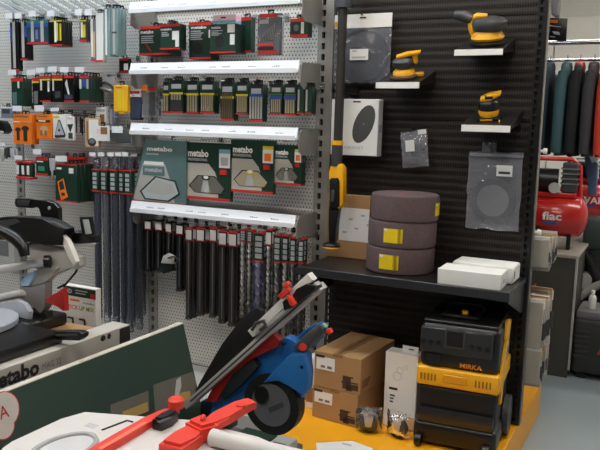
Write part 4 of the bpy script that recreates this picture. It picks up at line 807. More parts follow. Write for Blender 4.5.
# carton leaning at the back of the shelf
x, z, w_, h_ = rect_at((327, 195, 369, 256), -0.052)
t = thing('brown_carton', 'brown carton with large white label standing behind the abrasive rolls', 'carton', (x, -0.052, SZ))
bm = new(); box(bm, -w_ / 2, w_ / 2, 0, 0.045, 0.0005, h_ + z - SZ, 0.002); mk('carton', bm, M_CARD, t)
hh = h_ + z - SZ
bm = new(); box(bm, -w_ * 0.2, w_ / 2, -0.001, 0, hh * 0.28, hh * 0.8); st = mk('white_label', bm, M_PAPER, t)
bm = new()
for k in range(5): box(bm, -w_ * 0.12 + k * 0.03, -w_ * 0.12 + k * 0.03 + 0.02, -0.0018, -0.001, hh * (0.4 + 0.07 * ((k * 3) % 5)), hh * (0.43 + 0.07 * ((k * 3) % 5)))
mk('label_print', bm, M_GINK, st)
# three abrasive rolls
RX = at(402.5, 225, -0.159).x
roll_lab = ['maroon abrasive fleece roll at the foot of the stack, low yellow label', 'maroon abrasive fleece roll in the middle of the stack', 'maroon abrasive fleece roll on top of the stack with label at right']
for k in range(3):
    hz = 0.110; z0 = SZ + 0.001 + k * (hz + 0.001); r = 0.147 - 0.001 * k
    t = thing('abrasive_roll', roll_lab[k], 'abrasive roll', (RX + (-0.004, 0.0, 0.007)[k], -0.159, z0), 0, 'stack of three abrasive rolls')
    bm = new(); lathe(bm, [(r - 0.008, 0), (r - 0.002, 0.004), (r, 0.014), (r, hz - 0.014), (r - 0.002, hz - 0.004), (r - 0.008, hz)], 48); mk('fleece_roll', bm, M_ROLL, t, smooth=30)
    bm = new()
    for q in (0.35, 0.55, 0.75, 0.9):
        lathe(bm, [(r * q, hz), (r * q, hz + 0.0008), (r * q - 0.004, hz + 0.0008), (r * q - 0.004, hz)], 40) if False else None
    lathe(bm, [(0.036, hz - 0.002), (0.036, hz + 0.0005), (0.001, hz + 0.0005)], 24); mk('core', bm, M_ROLLC, t)
    ang = math.radians((-90, -86, 2)[k])
    u0, u1, va, vb = ((-0.29, 0.29, 0.2, 0.76), (-0.28, 0.28, 0.22, 0.76), (-0.22, 0.22, 0.22, 0.72))[k]
    bm = new(); n = 6
    for q in range(n):
        a0 = ang + u0 + (u1 - u0) * q / n; a1 = ang + u0 + (u1 - u0) * (q + 1) / n
        v = [bm.verts.new((rr * math.cos(a), rr * math.sin(a), hz * zz)) for rr in (r + 0.0005, r + 0.0014) for a in (a0, a1) for zz in (va, vb)]
        for f in ((4, 6, 7, 5), (0, 1, 3, 2), (0, 2, 6, 4), (1, 5, 7, 3), (0, 4, 5, 1), (2, 3, 7, 6)): bm.faces.new([v[i] for i in f])
    bmesh.ops.remove_doubles(bm, verts=bm.verts, dist=1e-5)
    lb = mk('yellow_label', bm, mat('label_yellow', (238, 204, 24), 0.5), t)
    bm = new(); a0 = ang + u0 + 0.01; a1 = ang + u0 + 0.12; v = []
    zz0, zz1 = hz * (vb - 0.1), hz * (vb - 0.02)
    v = [bm.verts.new((rr * math.cos(a), rr * math.sin(a), zz)) for rr in (r + 0.0012, r + 0.0022) for a in (a0, a1) for zz in (zz0, zz1)]
    for f in ((4, 6, 7, 5), (0, 1, 3, 2), (0, 2, 6, 4), (1, 5, 7, 3), (0, 4, 5, 1), (2, 3, 7, 6)): bm.faces.new([v[i] for i in f])
    mk('label_print', bm, M_PAPER, lb)
# two white boxes
def carton(name, label, cat, x0, x1, y0, y1, z0, z1, rot, m, bev=0.002, group=None):
    t = thing(name, label, cat, ((x0 + x1) / 2, (y0 + y1) / 2, z0), rot, group)
    bm = new(); box(bm, -(x1 - x0) / 2, (x1 - x0) / 2, -(y1 - y0) / 2, (y1 - y0) / 2, 0.0005, z1 - z0, bev); mk('carton', bm, m, t); return t
t = carton('white_box', 'long white box at the front edge of the black shelf', 'box', 0.697, 0.945, -0.345, -0.215, SZ, SZ + 0.062, 0.03, M_WHITE, 0.0015)
bm = new(); box(bm, 0.124, 0.1248, -0.02, 0.01, 0.02, 0.035); mk('side_print', bm, M_GINK, t)
bm = new(); box(bm, -0.122, 0.122, 0.055, 0.0655, 0.0615, 0.0635); mk('lid_flap', bm, M_WHITE, t)
t = carton('white_box', 'white box with rounded end standing behind the front white box', 'box', 0.715, 0.965, -0.2, -0.06, SZ, SZ + 0.07, 0.0, M_WHITE, 0.006)
bm = new(); box(bm, 0.1252, 0.126, -0.05, -0.04, 0.02, 0.05); mk('side_print', bm, M_INK, t)

# ------------------------------------------------------------------ under the shelf, on the yellow base
BZ = 0.171
for k, (lab, z0) in enumerate((('brown cardboard carton at the bottom of the stack of two', BZ), ('brown cardboard carton on top of the stack of two', BZ + 0.1455))):
    t = thing('brown_carton', lab, 'carton', (0.302, -0.208, z0), -0.1 + 0.04 * k, 'two stacked brown cartons')
    w2, d2, h2 = 0.112, 0.175, (0.144, 0.158)[k]
    bm = new(); box(bm, -w2, w2, -d2, d2, 0, h2, 0.002); mk('carton', bm, M_CARD, t)
    bm = new(); box(bm, -0.022, 0.022, -d2 - 0.0008, d2 + 0.0008, h2 - 0.012, h2 + 0.0008); mk('sealing_tape', bm, M_CARDD, t)
    bm = new(); box(bm, -0.0015, 0.0015, -d2 + 0.002, d2 - 0.002, h2 + 0.0008, h2 + 0.0014); mk('lid_seam', bm, M_INK, t)
    bm = new(); box(bm, -w2 * 0.9, -w2 * 0.1, -d2 - 0.0016, -d2 - 0.0008, h2 * 0.5, h2 * 0.86); st = mk('white_label', bm, M_PAPER, t)
    for q in ((0.93, 0.55, 0.84, 0.91, M_INK), (0.7, 0.52, 0.56, 0.63, M_GREY), (0.42, 0.22, 0.56, 0.63, M_GREY)):
        bm = new(); box(bm, -w2 * q[0], -w2 * q[1], -d2 - 0.0026, -d2 - 0.0016, h2 * q[2], h2 * q[3]); mk('label_print', bm, q[4], st)
    bm = new()
    for (u, v, a, b) in ((0.25, 0.1, 0.5, 0.5), (0.4, 0.06, 0.55, 0.3), (0.5, 0.28, 0.8, 0.36), (0.3, 0.42, 0.6, 0.5), (0.62, 0.1, 0.82, 0.3), (0.2, 0.25, 0.35, 0.34)):
        box(bm, w2 * u, w2 * (a + 0.1), -d2 - 0.0007, -d2, h2 * v, h2 * (b - 0.04))
    mk('printed_drawing', bm, mat('carton_ink', (70, 52, 36), 0.8), t)
    bm = new()
    for q in range(4): box(bm, w2, w2 + 0.0007, -d2 * 0.9, -d2 * (0.55 - 0.04 * q), h2 * (0.16 + 0.06 * q), h2 * (0.19 + 0.06 * q))
    mk('side_print', bm, mat('carton_ink', (70, 52, 36), 0.8), t)
t = carton('white_carton', 'tall white carton with fine drawings beside the black vacuum', 'carton', 0.478, 0.622, -0.3, -0.23, BZ, BZ + 0.33, -0.02, M_WHITE)
bm = new(); box(bm, -0.01, 0.06, 0.0, 0.001, 0.330, 0.357); hf = mk('hang_flap', bm, M_WHITE, t)
bm = new(); box(bm, 0.018, 0.04, -0.0012, 0.0, 0.341, 0.346); mk('hang_slot', bm, M_INK, hf)
bm = new(); ring(bm, -0.005, 0.255, 0.013, 0.0145, -0.0357, -0.035, 20); ring(bm, -0.015, 0.228, 0.017, 0.0185, -0.0357, -0.035, 20); ring(bm, 0.02, 0.272, 0.008, 0.0095, -0.0357, -0.035, 16); mk('line_drawing', bm, M_GINK, t)
for q in ((-0.05, -0.012, 0.166, 0.176), (-0.045, -0.022, 0.138, 0.144), (-0.045, -0.028, 0.124, 0.13), (-0.045, -0.03, 0.11, 0.116)):
    bm = new(); box(bm, q[0], q[1], -0.0357, -0.035, q[2], q[3]); mk('printed_line', bm, M_INK, t)
bm = new(); box(bm, 0.0, 0.077, -0.0357, -0.035, 0.0, 0.06); mk('brown_corner', bm, M_TAN, t)
t = carton('flat_white_carton', 'narrow white carton edge tucked left of the brown cartons', 'carton', 0.105, 0.165, -0.3, -0.06, BZ, BZ + 0.24, 0.0, M_PAPER)
bm = new(); box(bm, -0.028, 0.028, -0.1208, -0.12, 0.03, 0.1); mk('brown_label', bm, M_CARDD, t)
for k, (cx, cy, s) in enumerate(((0.452, -0.40, 'left'), (0.578, -0.385, 'right'))):
    t = thing('caster_bag', 'black swivel caster in a clear bag, ' + s + ' of the two on the base', 'caster', (cx, cy, BZ), 0.3 - 0.5 * k, 'two bagged casters')
    bm = new(); ring(bm, 0, 0.04, 0.016, 0.039, -0.014, 0.014, 24); mk('tyre', bm, M_BLK2, t)
    bm = new(); disc(bm, 0, 0.04, 0.0165, 0.0165, -0.012, 0.012, 18); mk('wheel_hub', bm, M_GREY, t)
    bm = new(); prism(bm, [(-0.012, 0.03), (0.012, 0.03), (0.022, 0.084), (-0.022, 0.084)], -0.02, -0.017, 0); prism(bm, [(-0.012, 0.03), (0.012, 0.03), (0.022, 0.084), (-0.022, 0.084)], 0.017, 0.02, 0); box(bm, -0.03, 0.03, -0.02, 0.02, 0.084, 0.089); mk('fork', bm, M_STEEL, t)
    b2 = bag_mesh(0.11, 0.105, 0.075, 20 + k); bmesh.ops.translate(b2, vec=(0, 0, 0.006), verts=b2.verts); mk('clear_bag', b2, M_FILM, t, smooth=60)

# ------------------------------------------------------------------ vacuum cleaner
Yv = -0.40; L0, L1 = 0.652, 0.970
vac = thing('vacuum_cleaner', 'black and yellow dust extractor vacuum cleaner under the black shelf', 'vacuum cleaner', ((L0 + L1) / 2, Yv, BZ))
cx = (L0 + L1) / 2; W2 = (L1 - L0) / 2
def vz(py): return at(460, py, Yv).z
def vbox(nm, z0, z1, m, inset=0.0, y0=0.0, y1=0.34, bev=0.02, par=vac):
    bm = new(); box(bm, L0 + inset, L1 - inset, Yv + y0, Yv + y1, z0, z1, bev, seg=3); return mk(nm, bm, m, par, True)
zy0, zy1 = vz(391.5), vz(372)
vbox('foot', BZ + 0.012, vz(428), M_BLK2, -0.006, -0.012, 0.35)
vbox('lower_tank', vz(430), zy0 + 0.004, M_BLKM, 0.004, 0.004)
bm = new(); prism(bm, [(0, vz(418)), (0.02, vz(413)), (0.03, vz(420)), (0.012, vz(432)), (0, vz(434))], L0 + 0.01, L1 - 0.01)
bmesh.ops.transform(bm, matrix=Matrix(((0, 1, 0, 0), (-1, 0, 0, Yv + 0.012), (0, 0, 1, 0), (0, 0, 0, 1))), verts=bm.verts); mk('bumper', bm, mat('bumper_gloss', (34, 34, 36), 0.28), vac, True)
yb = vbox('yellow_band', zy0, zy1, M_YEL, -0.004, -0.006, 0.344, 0.012)
zm = (zy0 + zy1) / 2
bm = new(); box(bm, cx - 0.055, cx + 0.04, Yv - 0.012, Yv - 0.0062, zm - 0.015, zm + 0.018, 0.003); mk('band_latch', bm, mat('yellow_deep', (226, 152, 14), 0.45), yb, True)
for u in (-0.115, 0.1):
    for q in range(5):
        bm = new(); box(bm, cx + u - 0.03 + q * 0.014, cx + u - 0.024 + q * 0.014, Yv - 0.0075, Yv - 0.0062, zm - 0.016, zm + 0.012); mk('vent_slot', bm, mat('vent_ochre', (140, 92, 20), 0.6), yb, True)
vbox('motor_head', zy1 - 0.002, vz(327.5), M_BLK2, 0.004, 0.002, 0.336, 0.022)
bm = new(); box(bm, L0 + 0.006, L1 - 0.03, Yv - 0.008, Yv + 0.01, vz(357), vz(331), 0.006); cp = mk('control_panel', bm, mat('panel_charcoal', (44, 44, 46), 0.4), vac, True)
bm = new(); box(bm, cx - 0.055, cx + 0.025, Yv - 0.0135, Yv - 0.0085, vz(350), vz(330), 0.004, seg=2); mk('inlet_rim', bm, M_DGREY, cp, True)
bm = new(); box(bm, cx - 0.047, cx + 0.017, Yv - 0.0165, Yv - 0.014, vz(347.5), vz(332), 0.002); mk('hose_inlet', bm, M_BLKM, cp, True)
for k, u in enumerate((-0.14, -0.11, -0.08, 0.05, 0.08, 0.11)):
    bm = new(); tube(bm, [(cx + u, Yv - 0.0135, vz(346)), (cx + u, Yv - 0.008, vz(346))], 0.009, 14); mk('dial', bm, M_BLK2, cp, True)
bm = new(); box(bm, cx - 0.125, cx - 0.07, Yv - 0.003, Yv + 0.004, vz(370), vz(359), 0.001); o = mk('power_socket', bm, M_BLK, vac, True)
lettering(vac, 'lettering', 'MIRKA', mat('logo_orange', (236, 140, 30), 0.5), front(0.05, Yv - 0.0002 - Yv + 0.0012, vz(366.5) - BZ), 0.085, 0.02, 0.02)
top = vz(327.5)
vbox('lid', top - 0.004, top + 0.012, M_BLK, 0.012, 0.012, 0.325, 0.006)
bm = new(); box(bm, cx - 0.09, cx + 0.06, Yv + 0.06, Yv + 0.3, top + 0.012, top + 0.03, 0.006); mk('lid_tray', bm, M_BLK2, vac, True)
bm = new(); tube(bm, [(cx - 0.08, Yv + 0.18, top + 0.03), (cx - 0.07, Yv + 0.18, top + 0.052), (cx + 0.05, Yv + 0.18, top + 0.052), (cx + 0.06, Yv + 0.18, top + 0.03)], 0.011, 10); mk('carry_handle', bm, M_BLK2, vac, True)
bm = new(); tube(bm, [(cx + 0.0, Yv + 0.1, top + 0.03), (cx + 0.0, Yv + 0.1, top + 0.042)], 0.012, 12); mk('yellow_button', bm, M_YEL, vac, True)
# yellow side clamp: a slanted band on the right flank
xs = L1 - 0.004
def flank(nm, pts, m, th=0.012):
    bm = new(); prism(bm, pts, 0, th, 0.002)
    bmesh.ops.transform(bm, matrix=Matrix(((0, 1, 0, xs), (1, 0, 0, Yv), (0, 0, 1, 0), (0, 0, 0, 1))), verts=bm.verts); return mk(nm, bm, m, vac, True)
flank('side_clamp', [(0.02, zy0 + 0.01), (0.09, zy0), (0.2, top - 0.06), (0.24, top - 0.005), (0.2, top + 0.0), (0.13, top - 0.05), (0.03, zy1)], M_YEL)
flank('clamp_tip', [(0.10, top - 0.055), (0.14, top - 0.06), (0.17, top + 0.01), (0.13, top + 0.018)], M_YEL, 0.014)
flank('side_print', [(0.13, zy1 + 0.03), (0.18, zy1 + 0.05), (0.2, zy1 + 0.09), (0.15, zy1 + 0.08)], M_GREY, 0.0135)
flank('lower_clamp', [(0.05, zy0 - 0.05), (0.08, zy0 - 0.05), (0.1, zy0 + 0.01), (0.06, zy0 + 0.01)], M_YEL, 0.012)
for x in (L0 + 0.02, L1 - 0.03):
    bm = new(); tube(bm, [(x - 0.012, Yv - 0.018, BZ + 0.027), (x + 0.012, Yv - 0.018, BZ + 0.027)], 0.026, 18); mk('caster', bm, M_BLK2, vac, True)
for x in (L0 - 0.005, L1 + 0.012):
    bm = new(); tube(bm, [(x - 0.012, Yv + 0.26, BZ + 0.085), (x + 0.012, Yv + 0.26, BZ + 0.085)], 0.084, 24); mk('rear_wheel', bm, M_DGREY, vac, True)

vac.matrix_world = Matrix.Translation(((L0 + L1) / 2, Yv + 0.012, BZ)) @ Matrix.Rotation(math.radians(4.5), 4, 'Z')

# ================================================================== foreground: display table with saws and cartons
def atz(px, py, z):
    d = ray(px, py); return CAM + d * ((z - CAM.z) / d.z)
TZ = 0.33
t = thing('display_table', 'low grey display table under the saws and cartons', 'table', (-0.6, -1.6, 0))
bm = new(); box(bm, -1.7, 0.42, -2.35, -0.95, TZ - 0.03, TZ, 0.003); mk('tabletop', bm, M_TABLE, t, True)
for x in (-1.66, 0.37):
    for y in (-2.3, -1.0):
        bm = new(); box(bm, x - 0.03, x + 0.03, y - 0.03, y + 0.03, 0.0, TZ - 0.03, 0.002); mk('leg', bm, M_BLK, t, True)

# long grey box with black lettering
GX, GZ = -0.15, 0.735
t = thing('grey_carton', 'long pale grey carton with bold black lettering behind the green carton', 'carton', (-0.19, -1.6, TZ))
ge = atx(130, 326, GX).y; gb = atx(119.5, 330, GX).y
bm = new(); box(bm, -0.228, GX, -2.2, ge, TZ + 0.0005, GZ, 0.002); mk('carton', bm, mat('pale_grey_carton', (186, 180, 172), 0.55, 0.0, 0.06), t, True)
bm = new(); box(bm, GX, GX + 0.001, gb, ge - 0.001, TZ + 0.1, GZ - 0.004); mk('dark_end_band', bm, M_INK, t, True)
a = atx(-17, 388, GX); b = atx(39, 369, GX)
lettering(t, 'lettering', 'metabo', M_INK, side(GX + 0.19 + 0.0008, (a.y + b.y) / 2 + 1.6, 0.704 - TZ), b.y - a.y, 0.05, 0.04)
a = atx(42, 367, GX); b = atx(61, 362, GX)
lettering(t, 'small_lettering', 'MAG 32', M_GREY, side(GX + 0.19 + 0.0008, (a.y + b.y) / 2 + 1.6, 0.698 - TZ), b.y - a.y, 0.02)
a = atx(101, 339, GX); b = atx(111, 337, GX)
for q in range(2):
    bm = new(); disc(bm, 0, 0, 0.012 - 0.003 * q, 0.01, 0, 0.001, 12)
    bmesh.ops.transform(bm, matrix=Matrix(((0, 1, 0, GX), (1, 0, 0, a.y + (b.y - a.y) * (0.2 + 0.6 * q)), (0, 0, 1, a.z), (0, 0, 0, 1))), verts=bm.verts); mk('picture_print', bm, M_INK, t, True)

# green carton leaning on the grey one
gy1 = -1.0; gy0 = -2.15
t = thing('green_carton', 'long dark green carton leaning against the grey carton, tool pictures at its foot', 'carton', (-0.03, -1.55, TZ))
top_r, bot_r = Vector((-0.062, 0.705)), Vector((0.041, TZ + 0.001)); top_l = Vector((-0.082, 0.7)); bot_l = Vector((0.018, TZ + 0.001))
bm = new(); prism(bm, [tuple(top_l), tuple(top_r), tuple(bot_r), tuple(bot_l)], gy0, gy1); mk('carton', bm, M_GREEN2, t, True, 20)
bm = new(); box(bm, -0.083, -0.061, gy0, gy1 + 0.001, 0.7045, 0.7075); mk('cream_edge', bm, mat('cream_edge', (196, 190, 176), 0.6), t, True)
fdir = (bot_r - top_r)
def gface(nm, y0, y1, s0, s1, m, lift=0.0012, pts=None, par=None):
    """print lying on the leaning face: y along the carton, s from top (0) to foot (1)"""
    nrm = Vector((fdir.y * -1, fdir.x)).normalized() * lift
    if nrm.x < 0: nrm = -nrm
    P = pts or [(y0, s0), (y1, s0), (y1, s1), (y0, s1)]
    bm = new(); lo = []; hi = []
    for y, s in P:
        q = top_r + fdir * s
        lo.append(bm.verts.new((q.x, y, q.y))); hi.append(bm.verts.new((q.x + nrm.x, y, q.y + nrm.y)))
    bm.faces.new(lo); bm.faces.new(hi[::-1]); n = len(P)
    for k in range(n): bm.faces.new((lo[k], hi[k], hi[(k + 1) % n], lo[(k + 1) % n]))
    return mk(nm, bm, m, par or t, True, 0)
def gp(px_, py_):                          # point of the leaning face behind a seen point
    d = ray(px_, py_); P0 = Vector((top_r.x, 0, top_r.y)); nn = Vector((-fdir.y, 0, fdir.x)); k = (P0 - CAM).dot(nn) / d.dot(nn); q = CAM + d * k
    return (q.y, (q.z - top_r.y) / fdir.y)
pA = gface('tool_photo', 0, 0, 0, 0, mat('photo_grey', (104, 100, 92), 0.5), 0.0012, [gp(153, 385), gp(192, 372), gp(196, 382), gp(194, 400), gp(155, 412)])
gface('photo_wood', 0, 0, 0, 0, mat('photo_wood', (176, 144, 80), 0.5), 0.0018, [gp(168, 404), gp(176, 396), gp(183, 392), gp(190, 391), gp(190, 398), gp(172, 409)], pA)
gface('photo_tool', 0, 0, 0, 0, M_LGREY, 0.0024, [gp(176, 380), gp(180, 377), gp(181, 386), gp(178, 397), gp(174, 402), gp(175, 390)], pA)
pB = gface('tool_photo', 0, 0, 0, 0, mat('photo_grey', (104, 100, 92), 0.5), 0.0012, [gp(110, 405), gp(148, 391), gp(149, 410), gp(112, 425)])
gface('photo_wood', 0, 0, 0, 0, mat('photo_wood', (176, 144, 80), 0.5), 0.0018, [gp(122, 412), gp(147, 402), gp(148, 411), gp(124, 421)], pB)
# round pale badge with a red rim
def gdisc(nm, c, ry, m, lift, par=None):
    cy, cs = gp(*c); L = fdir.length
    return gface(nm, 0, 0, 0, 0, m, lift, [(cy + ry * math.cos(2 * math.pi * k / 22), cs + ry / L * math.sin(2 * math.pi * k / 22)) for k in range(22)], par)
bd = gdisc('badge', (4, 410), 0.050, M_RED, 0.0012); gdisc('badge_face', (4, 410), 0.047, mat('badge_cream', (206, 196, 190), 0.6), 0.0016, bd)
gdisc('badge', (3, 426), 0.037, M_RED, 0.0012); gdisc('badge_face', (3, 426), 0.034, mat('badge_cream', (206, 196, 190), 0.6), 0.002, bd)
cy, cs = gp(3, 412); q = top_r + fdir * cs; nx = Vector((-fdir.y, 0, fdir.x)).normalized(); upv = Vector((-fdir.x, 0, -fdir.y)).normalized()
lettering(t, 'badge_lettering', 'A', M_REDD, Matrix.Translation(Vector((q.x, cy, q.y)) - Vector((-0.03, -1.55, TZ)) + nx * 0.0026) @ Matrix(((0, upv.x, nx.x, 0), (1, 0, 0, 0), (0, upv.z, nx.z, 0), (0, 0, 0, 1))), 0.03, 0.034)

# support carton under the mitre saw
t = thing('support_carton', 'brown carton carrying the mitre saw beside the grey carton', 'carton', (-0.75, -1.6, TZ))
bm = new(); box(bm, -1.2, -0.235, -2.0, -1.28, TZ + 0.0005, GZ - 0.002, 0.002); mk('carton', bm, M_CARD, t, True)
bm = new(); box(bm, -1.2, -0.235, -1.68, -1.62, GZ - 0.004, GZ - 0.001); mk('sealing_tape', bm, M_CARDD, t, True)

# ------------------------------------------------------------------ sliding mitre saw
SY = -1.36
ms = thing('mitre_saw', 'black and silver sliding mitre saw on top of the grey carton', 'mitre saw', (-0.5, SY, GZ))
bm = new(); box(bm, -0.95, -0.185, -1.9, -1.47, GZ + 0.001, GZ + 0.04, 0.008, seg=2); mk('base', bm, M_BLK2, ms, True)
bm = new(); box(bm, -0.56, -0.335, -1.472, -1.3, GZ + 0.001, GZ + 0.04, 0.006); mk('rear_base', bm, M_BLK2, ms, True)
bm = new(); lathe(bm, [(0.17, 0), (0.175, 0.004), (0.175, 0.02), (0.165, 0.026)], 40, Matrix.Translation((-0.5, -1.6, GZ + 0.04))); tt = mk('turntable', bm, mat('turntable_alu', (178, 184, 194), 0.3, 0.2), ms, True)
bm = new(); box(bm, -0.505, -0.495, -1.76, -1.45, GZ + 0.0662, GZ + 0.0675); mk('kerf_plate', bm, M_INK, tt, True)
pp(ms, 'fence', [(-20, 306), (18, 301), (24, 304), (29, 312), (28, 320), (-20, 317)], SY - 0.08, 0.02, mat('fence_bluegrey', (168, 174, 186), 0.35), 0.002)
pp(ms, 'side_arm', [(25, 333), (48, 332), (78, 331.5), (82.5, 334), (82, 338), (78, 341), (60, 340), (25, 337)], SY - 0.14, 0.03, M_BLK2, 0.004)
pp(ms, 'arm_ridge', [(28, 335), (76, 334), (77, 336), (28, 337)], SY - 0.144, 0.005, M_DGREY, 0.0005)
pp(ms, 'pivot_block', [(28, 311), (32, 308), (38, 314), (46, 312), (47.5, 325), (28, 325)], SY - 0.03, 0.03, M_BLKM, 0.003)
pp(ms, 'orange_lock', [(32, 320.5), (39, 320), (40, 324), (33, 324.5)], SY - 0.045, 0.03, mat('signal_orange', (232, 92, 40), 0.4), 0.002)
pp(ms, 'column', [(20, 287), (32, 288), (45, 283), (44.5, 308), (38, 316), (30, 312), (24, 303)], SY - 0.02, 0.035, mat('column_grey', (142, 140, 138), 0.45, 0.2), 0.003)
pp(ms, 'column_cap', [(20, 286), (26, 276), (48, 264), (58, 268), (45, 283), (32, 288)], SY + 0.0, 0.035, M_CAST, 0.004)
pp(ms, 'reflection_patch', [(20, 282), (24, 276), (34, 271), (33, 277), (28, 286), (21, 286)], SY - 0.015, 0.02, mat('reflection_blue', (170, 206, 236), 0.1, coat=1.0), 0.002)  # reflection of the ceiling light, painted as a pale blue patch
pp(ms, 'arm_casting', [(27, 243), (40, 244), (58, 248), (68, 250), (78, 258), (79, 266), (74, 270), (66, 266), (56, 274), (46, 279), (36, 270), (30, 262), (29, 252)], SY + 0.01, 0.04, M_CAST, 0.008)
pp(ms, 'white_fin', [(59, 236), (62, 235), (67, 240), (72, 252), (76, 262), (73, 266), (68, 258), (64, 247)], SY - 0.004, 0.02, mat('fin_silver', (226, 222, 216), 0.35), 0.004)
pp(ms, 'motor_cover', [(-14, 219), (4, 217), (25, 217.5), (42, 219), (55, 222), (66, 229), (60, 235), (63, 246), (45, 245), (22, 241), (-14, 240)], SY - 0.01, 0.05, M_BLKM, 0.014)
pp(ms, 'vent_panel', [(-8, 222), (15, 219), (20, 222), (6, 228), (-8, 228)], SY - 0.013, 0.01, M_DGREY, 0.002)
ptube(ms, 'main_handle', [(-14, 226), (-4, 229), (6, 233), (16, 239), (23, 247), (25, 256)], SY - 0.09, [0.016, 0.018, 0.02, 0.021, 0.02, 0.016], M_BLK2, 12)
pp(ms, 'carry_handle', [(14.5, 198.5), (19, 197.5), (32, 199), (46, 199.5), (54, 203), (58, 208), (58.5, 223), (40.5, 219), (40, 207), (36, 205), (31, 208.5), (16, 207.5), (14, 204)], SY + 0.05, 0.022, M_BLK2, 0.006)
pp(ms, 'grip_inlay', [(17, 200), (30, 201), (28, 206), (17, 205)], SY + 0.046, 0.006, M_DGREY, 0.001)
bm = new(); p = at(49.5, 208, SY + 0.048); disc(bm, p.x, p.z, 0.005, 0.006, SY + 0.044, SY + 0.052, 12); mk('screw', bm, M_LGREY, ms, True)
for y0, y1, dy in ((271, 261.5, -0.03), (300, 293, -0.03)):
    x1 = 46 if y0 < 280 else 23
    ptube(ms, 'slide_rail', [(-20, y0 + 2), (x1, y1)], [SY + dy - 0.03, SY + dy + 0.02], 0.0145, M_ALU, 14)
bm = new(); a = at(46, 261.5, SY - 0.012); tube(bm, [a + Vector((-0.004, -0.003, 0)), a + Vector((0.012, 0.008, 0.001))], 0.021, 18); mk('rail_collar', bm, M_BLK2, ms, True)
bm = new(); a = at(22, 293.5, SY - 0.015); tube(bm, [a, a + Vector((0.02, 0.012, 0.002))], 0.018, 14); mk('rail_clamp', bm, M_LGREY, ms, True)
pp(ms, 'control_head', [(67, 233), (74, 231), (82, 235), (94, 236), (95, 243), (88, 247), (76, 246), (68, 240)], SY + 0.045, 0.03, M_BLK2, 0.006)
pp(ms, 'head_trim', [(72, 244), (80, 244), (95, 243), (95, 245), (84, 247), (74, 246)], SY + 0.041, 0.005, M_LGREY, 0.001)
pp(ms, 'display_frame', [(79, 217), (91, 217), (93.5, 235), (82, 236.5)], SY + 0.05, 0.012, M_BLK2, 0.003)
pp(ms, 'display_screen', [(82.5, 219.5), (88.5, 219.5), (91.5, 233.5), (85.5, 234.5)], SY + 0.0485, 0.003, M_SCREEN, 0.0005)
pp(ms, 'red_lever', [(45, 298), (52, 295), (56, 293), (63, 287.5), (63, 298), (65.5, 311), (62, 311), (55, 304), (47, 304)], SY - 0.045, 0.02, M_REDD, 0.005)
ptube(ms, 'cable', [(80, 262), (76, 272), (66, 284), (58, 288)], SY + 0.05, 0.004, M_BLKM, 8)
ptube(ms, 'guard_link', [(-10, 312), (10, 317), (30, 321)], SY - 0.08, 0.005, M_BLKM, 8)

# leaflet box behind the saw
x, z, w_, h_ = rect_at((64, 287, 96, 336), -0.99)
t = thing('leaflet_box', 'white box with dark green header and orange lettering behind the mitre saw', 'box', (x, -0.99, TZ))
H = z + h_ - TZ
bm = new(); box(bm, -w_ / 2, w_ / 2, 0, 0.03, 0.0005, H, 0.001); mk('carton', bm, M_WHITE, t)
def LV(py): return at(80, py, -0.99).z - TZ
bm = new(); box(bm, -w_ / 2, w_ / 2, -0.001, 0, LV(297), LV(288)); hd = mk('green_header', bm, M_GREEN, t)
lettering(t, 'lettering', 'HD', M_PAPER, front(-w_ * 0.33, -0.0012, LV(292.5)), w_ * 0.2, 0.018, 0.02)
bm = new(); box(bm, -w_ * 0.12, w_ * 0.25, -0.0016, -0.001, LV(291.5), LV(290.3)); box(bm, -w_ * 0.12, w_ * 0.2, -0.0016, -0.001, LV(294), LV(293)); mk('header_print', bm, M_GINK, hd)
bm = new(); box(bm, w_ * 0.34, w_ * 0.47, -0.0016, -0.001, LV(297), LV(292)); mk('red_corner', bm, M_RED, hd)
bm = new(); box(bm, -w_ * 0.3, w_ * 0.0, -0.001, 0, LV(302), LV(300)); mk('colour_line', bm, M_ORG, t)
lettering(t, 'lettering', 'metabo', M_GREY, front(w_ * 0.28, -0.0006, LV(302)), w_ * 0.34, 0.01, 0.01)
lettering(t, 'lettering', 'PICK', mat('print_orange', (236, 120, 60), 0.5), front(-w_ * 0.2, -0.0006, LV(308)), w_ * 0.34, 0.018, 0.02)
lettering(t, 'lettering', 'UP MIX', mat('print_green', (120, 160, 60), 0.5), front(w_ * 0.22, -0.0006, LV(308)), w_ * 0.46, 0.018, 0.02)
for u in (-0.25, 0.12):
    bm = new(); tube(bm, [(w_ * u - 0.02, -0.003, LV(319)), (w_ * u + 0.006, -0.003, LV(319)), (w_ * u + 0.008, -0.003, LV(324)), (w_ * u, -0.003, LV(329)), (w_ * u - 0.01, -0.003, LV(328))], 0.004, 6); mk('hook_picture', bm, M_INK, t)

# ------------------------------------------------------------------ blue flip-over saw
BY = -1.06
bs = thing('flip_over_saw', 'blue and black table saw tipped up with silver rail and round blade guard', 'table saw', (0.3, BY, TZ))
cg = at(271, 405, BY - 0.045); Rg = 0.104
bm = new(); ring(bm, cg.x, cg.z, 0.07, Rg, BY - 0.045, BY + 0.0, 48); gu = mk('guard_ring', bm, M_BLKM, bs, True)
bm = new(); disc(bm, cg.x, cg.z, 0.0735, 0.0735, BY - 0.0465, BY - 0.01, 40); mk('guard_plate', bm, mat('gunmetal', (104, 104, 108), 0.3, 0.35), bs, True)
bm = new(); p = at(263, 394, BY - 0.04); disc(bm, p.x, p.z, 0.026, 0.03, BY - 0.054, BY - 0.03, 24); mk('arbor_cap', bm, M_BLK2, bs, True)
pp(bs, 'warning_print', [(268, 408), (282, 402), (284, 407), (270, 413)], BY - 0.0485, 0.003, M_DGREY, 0)
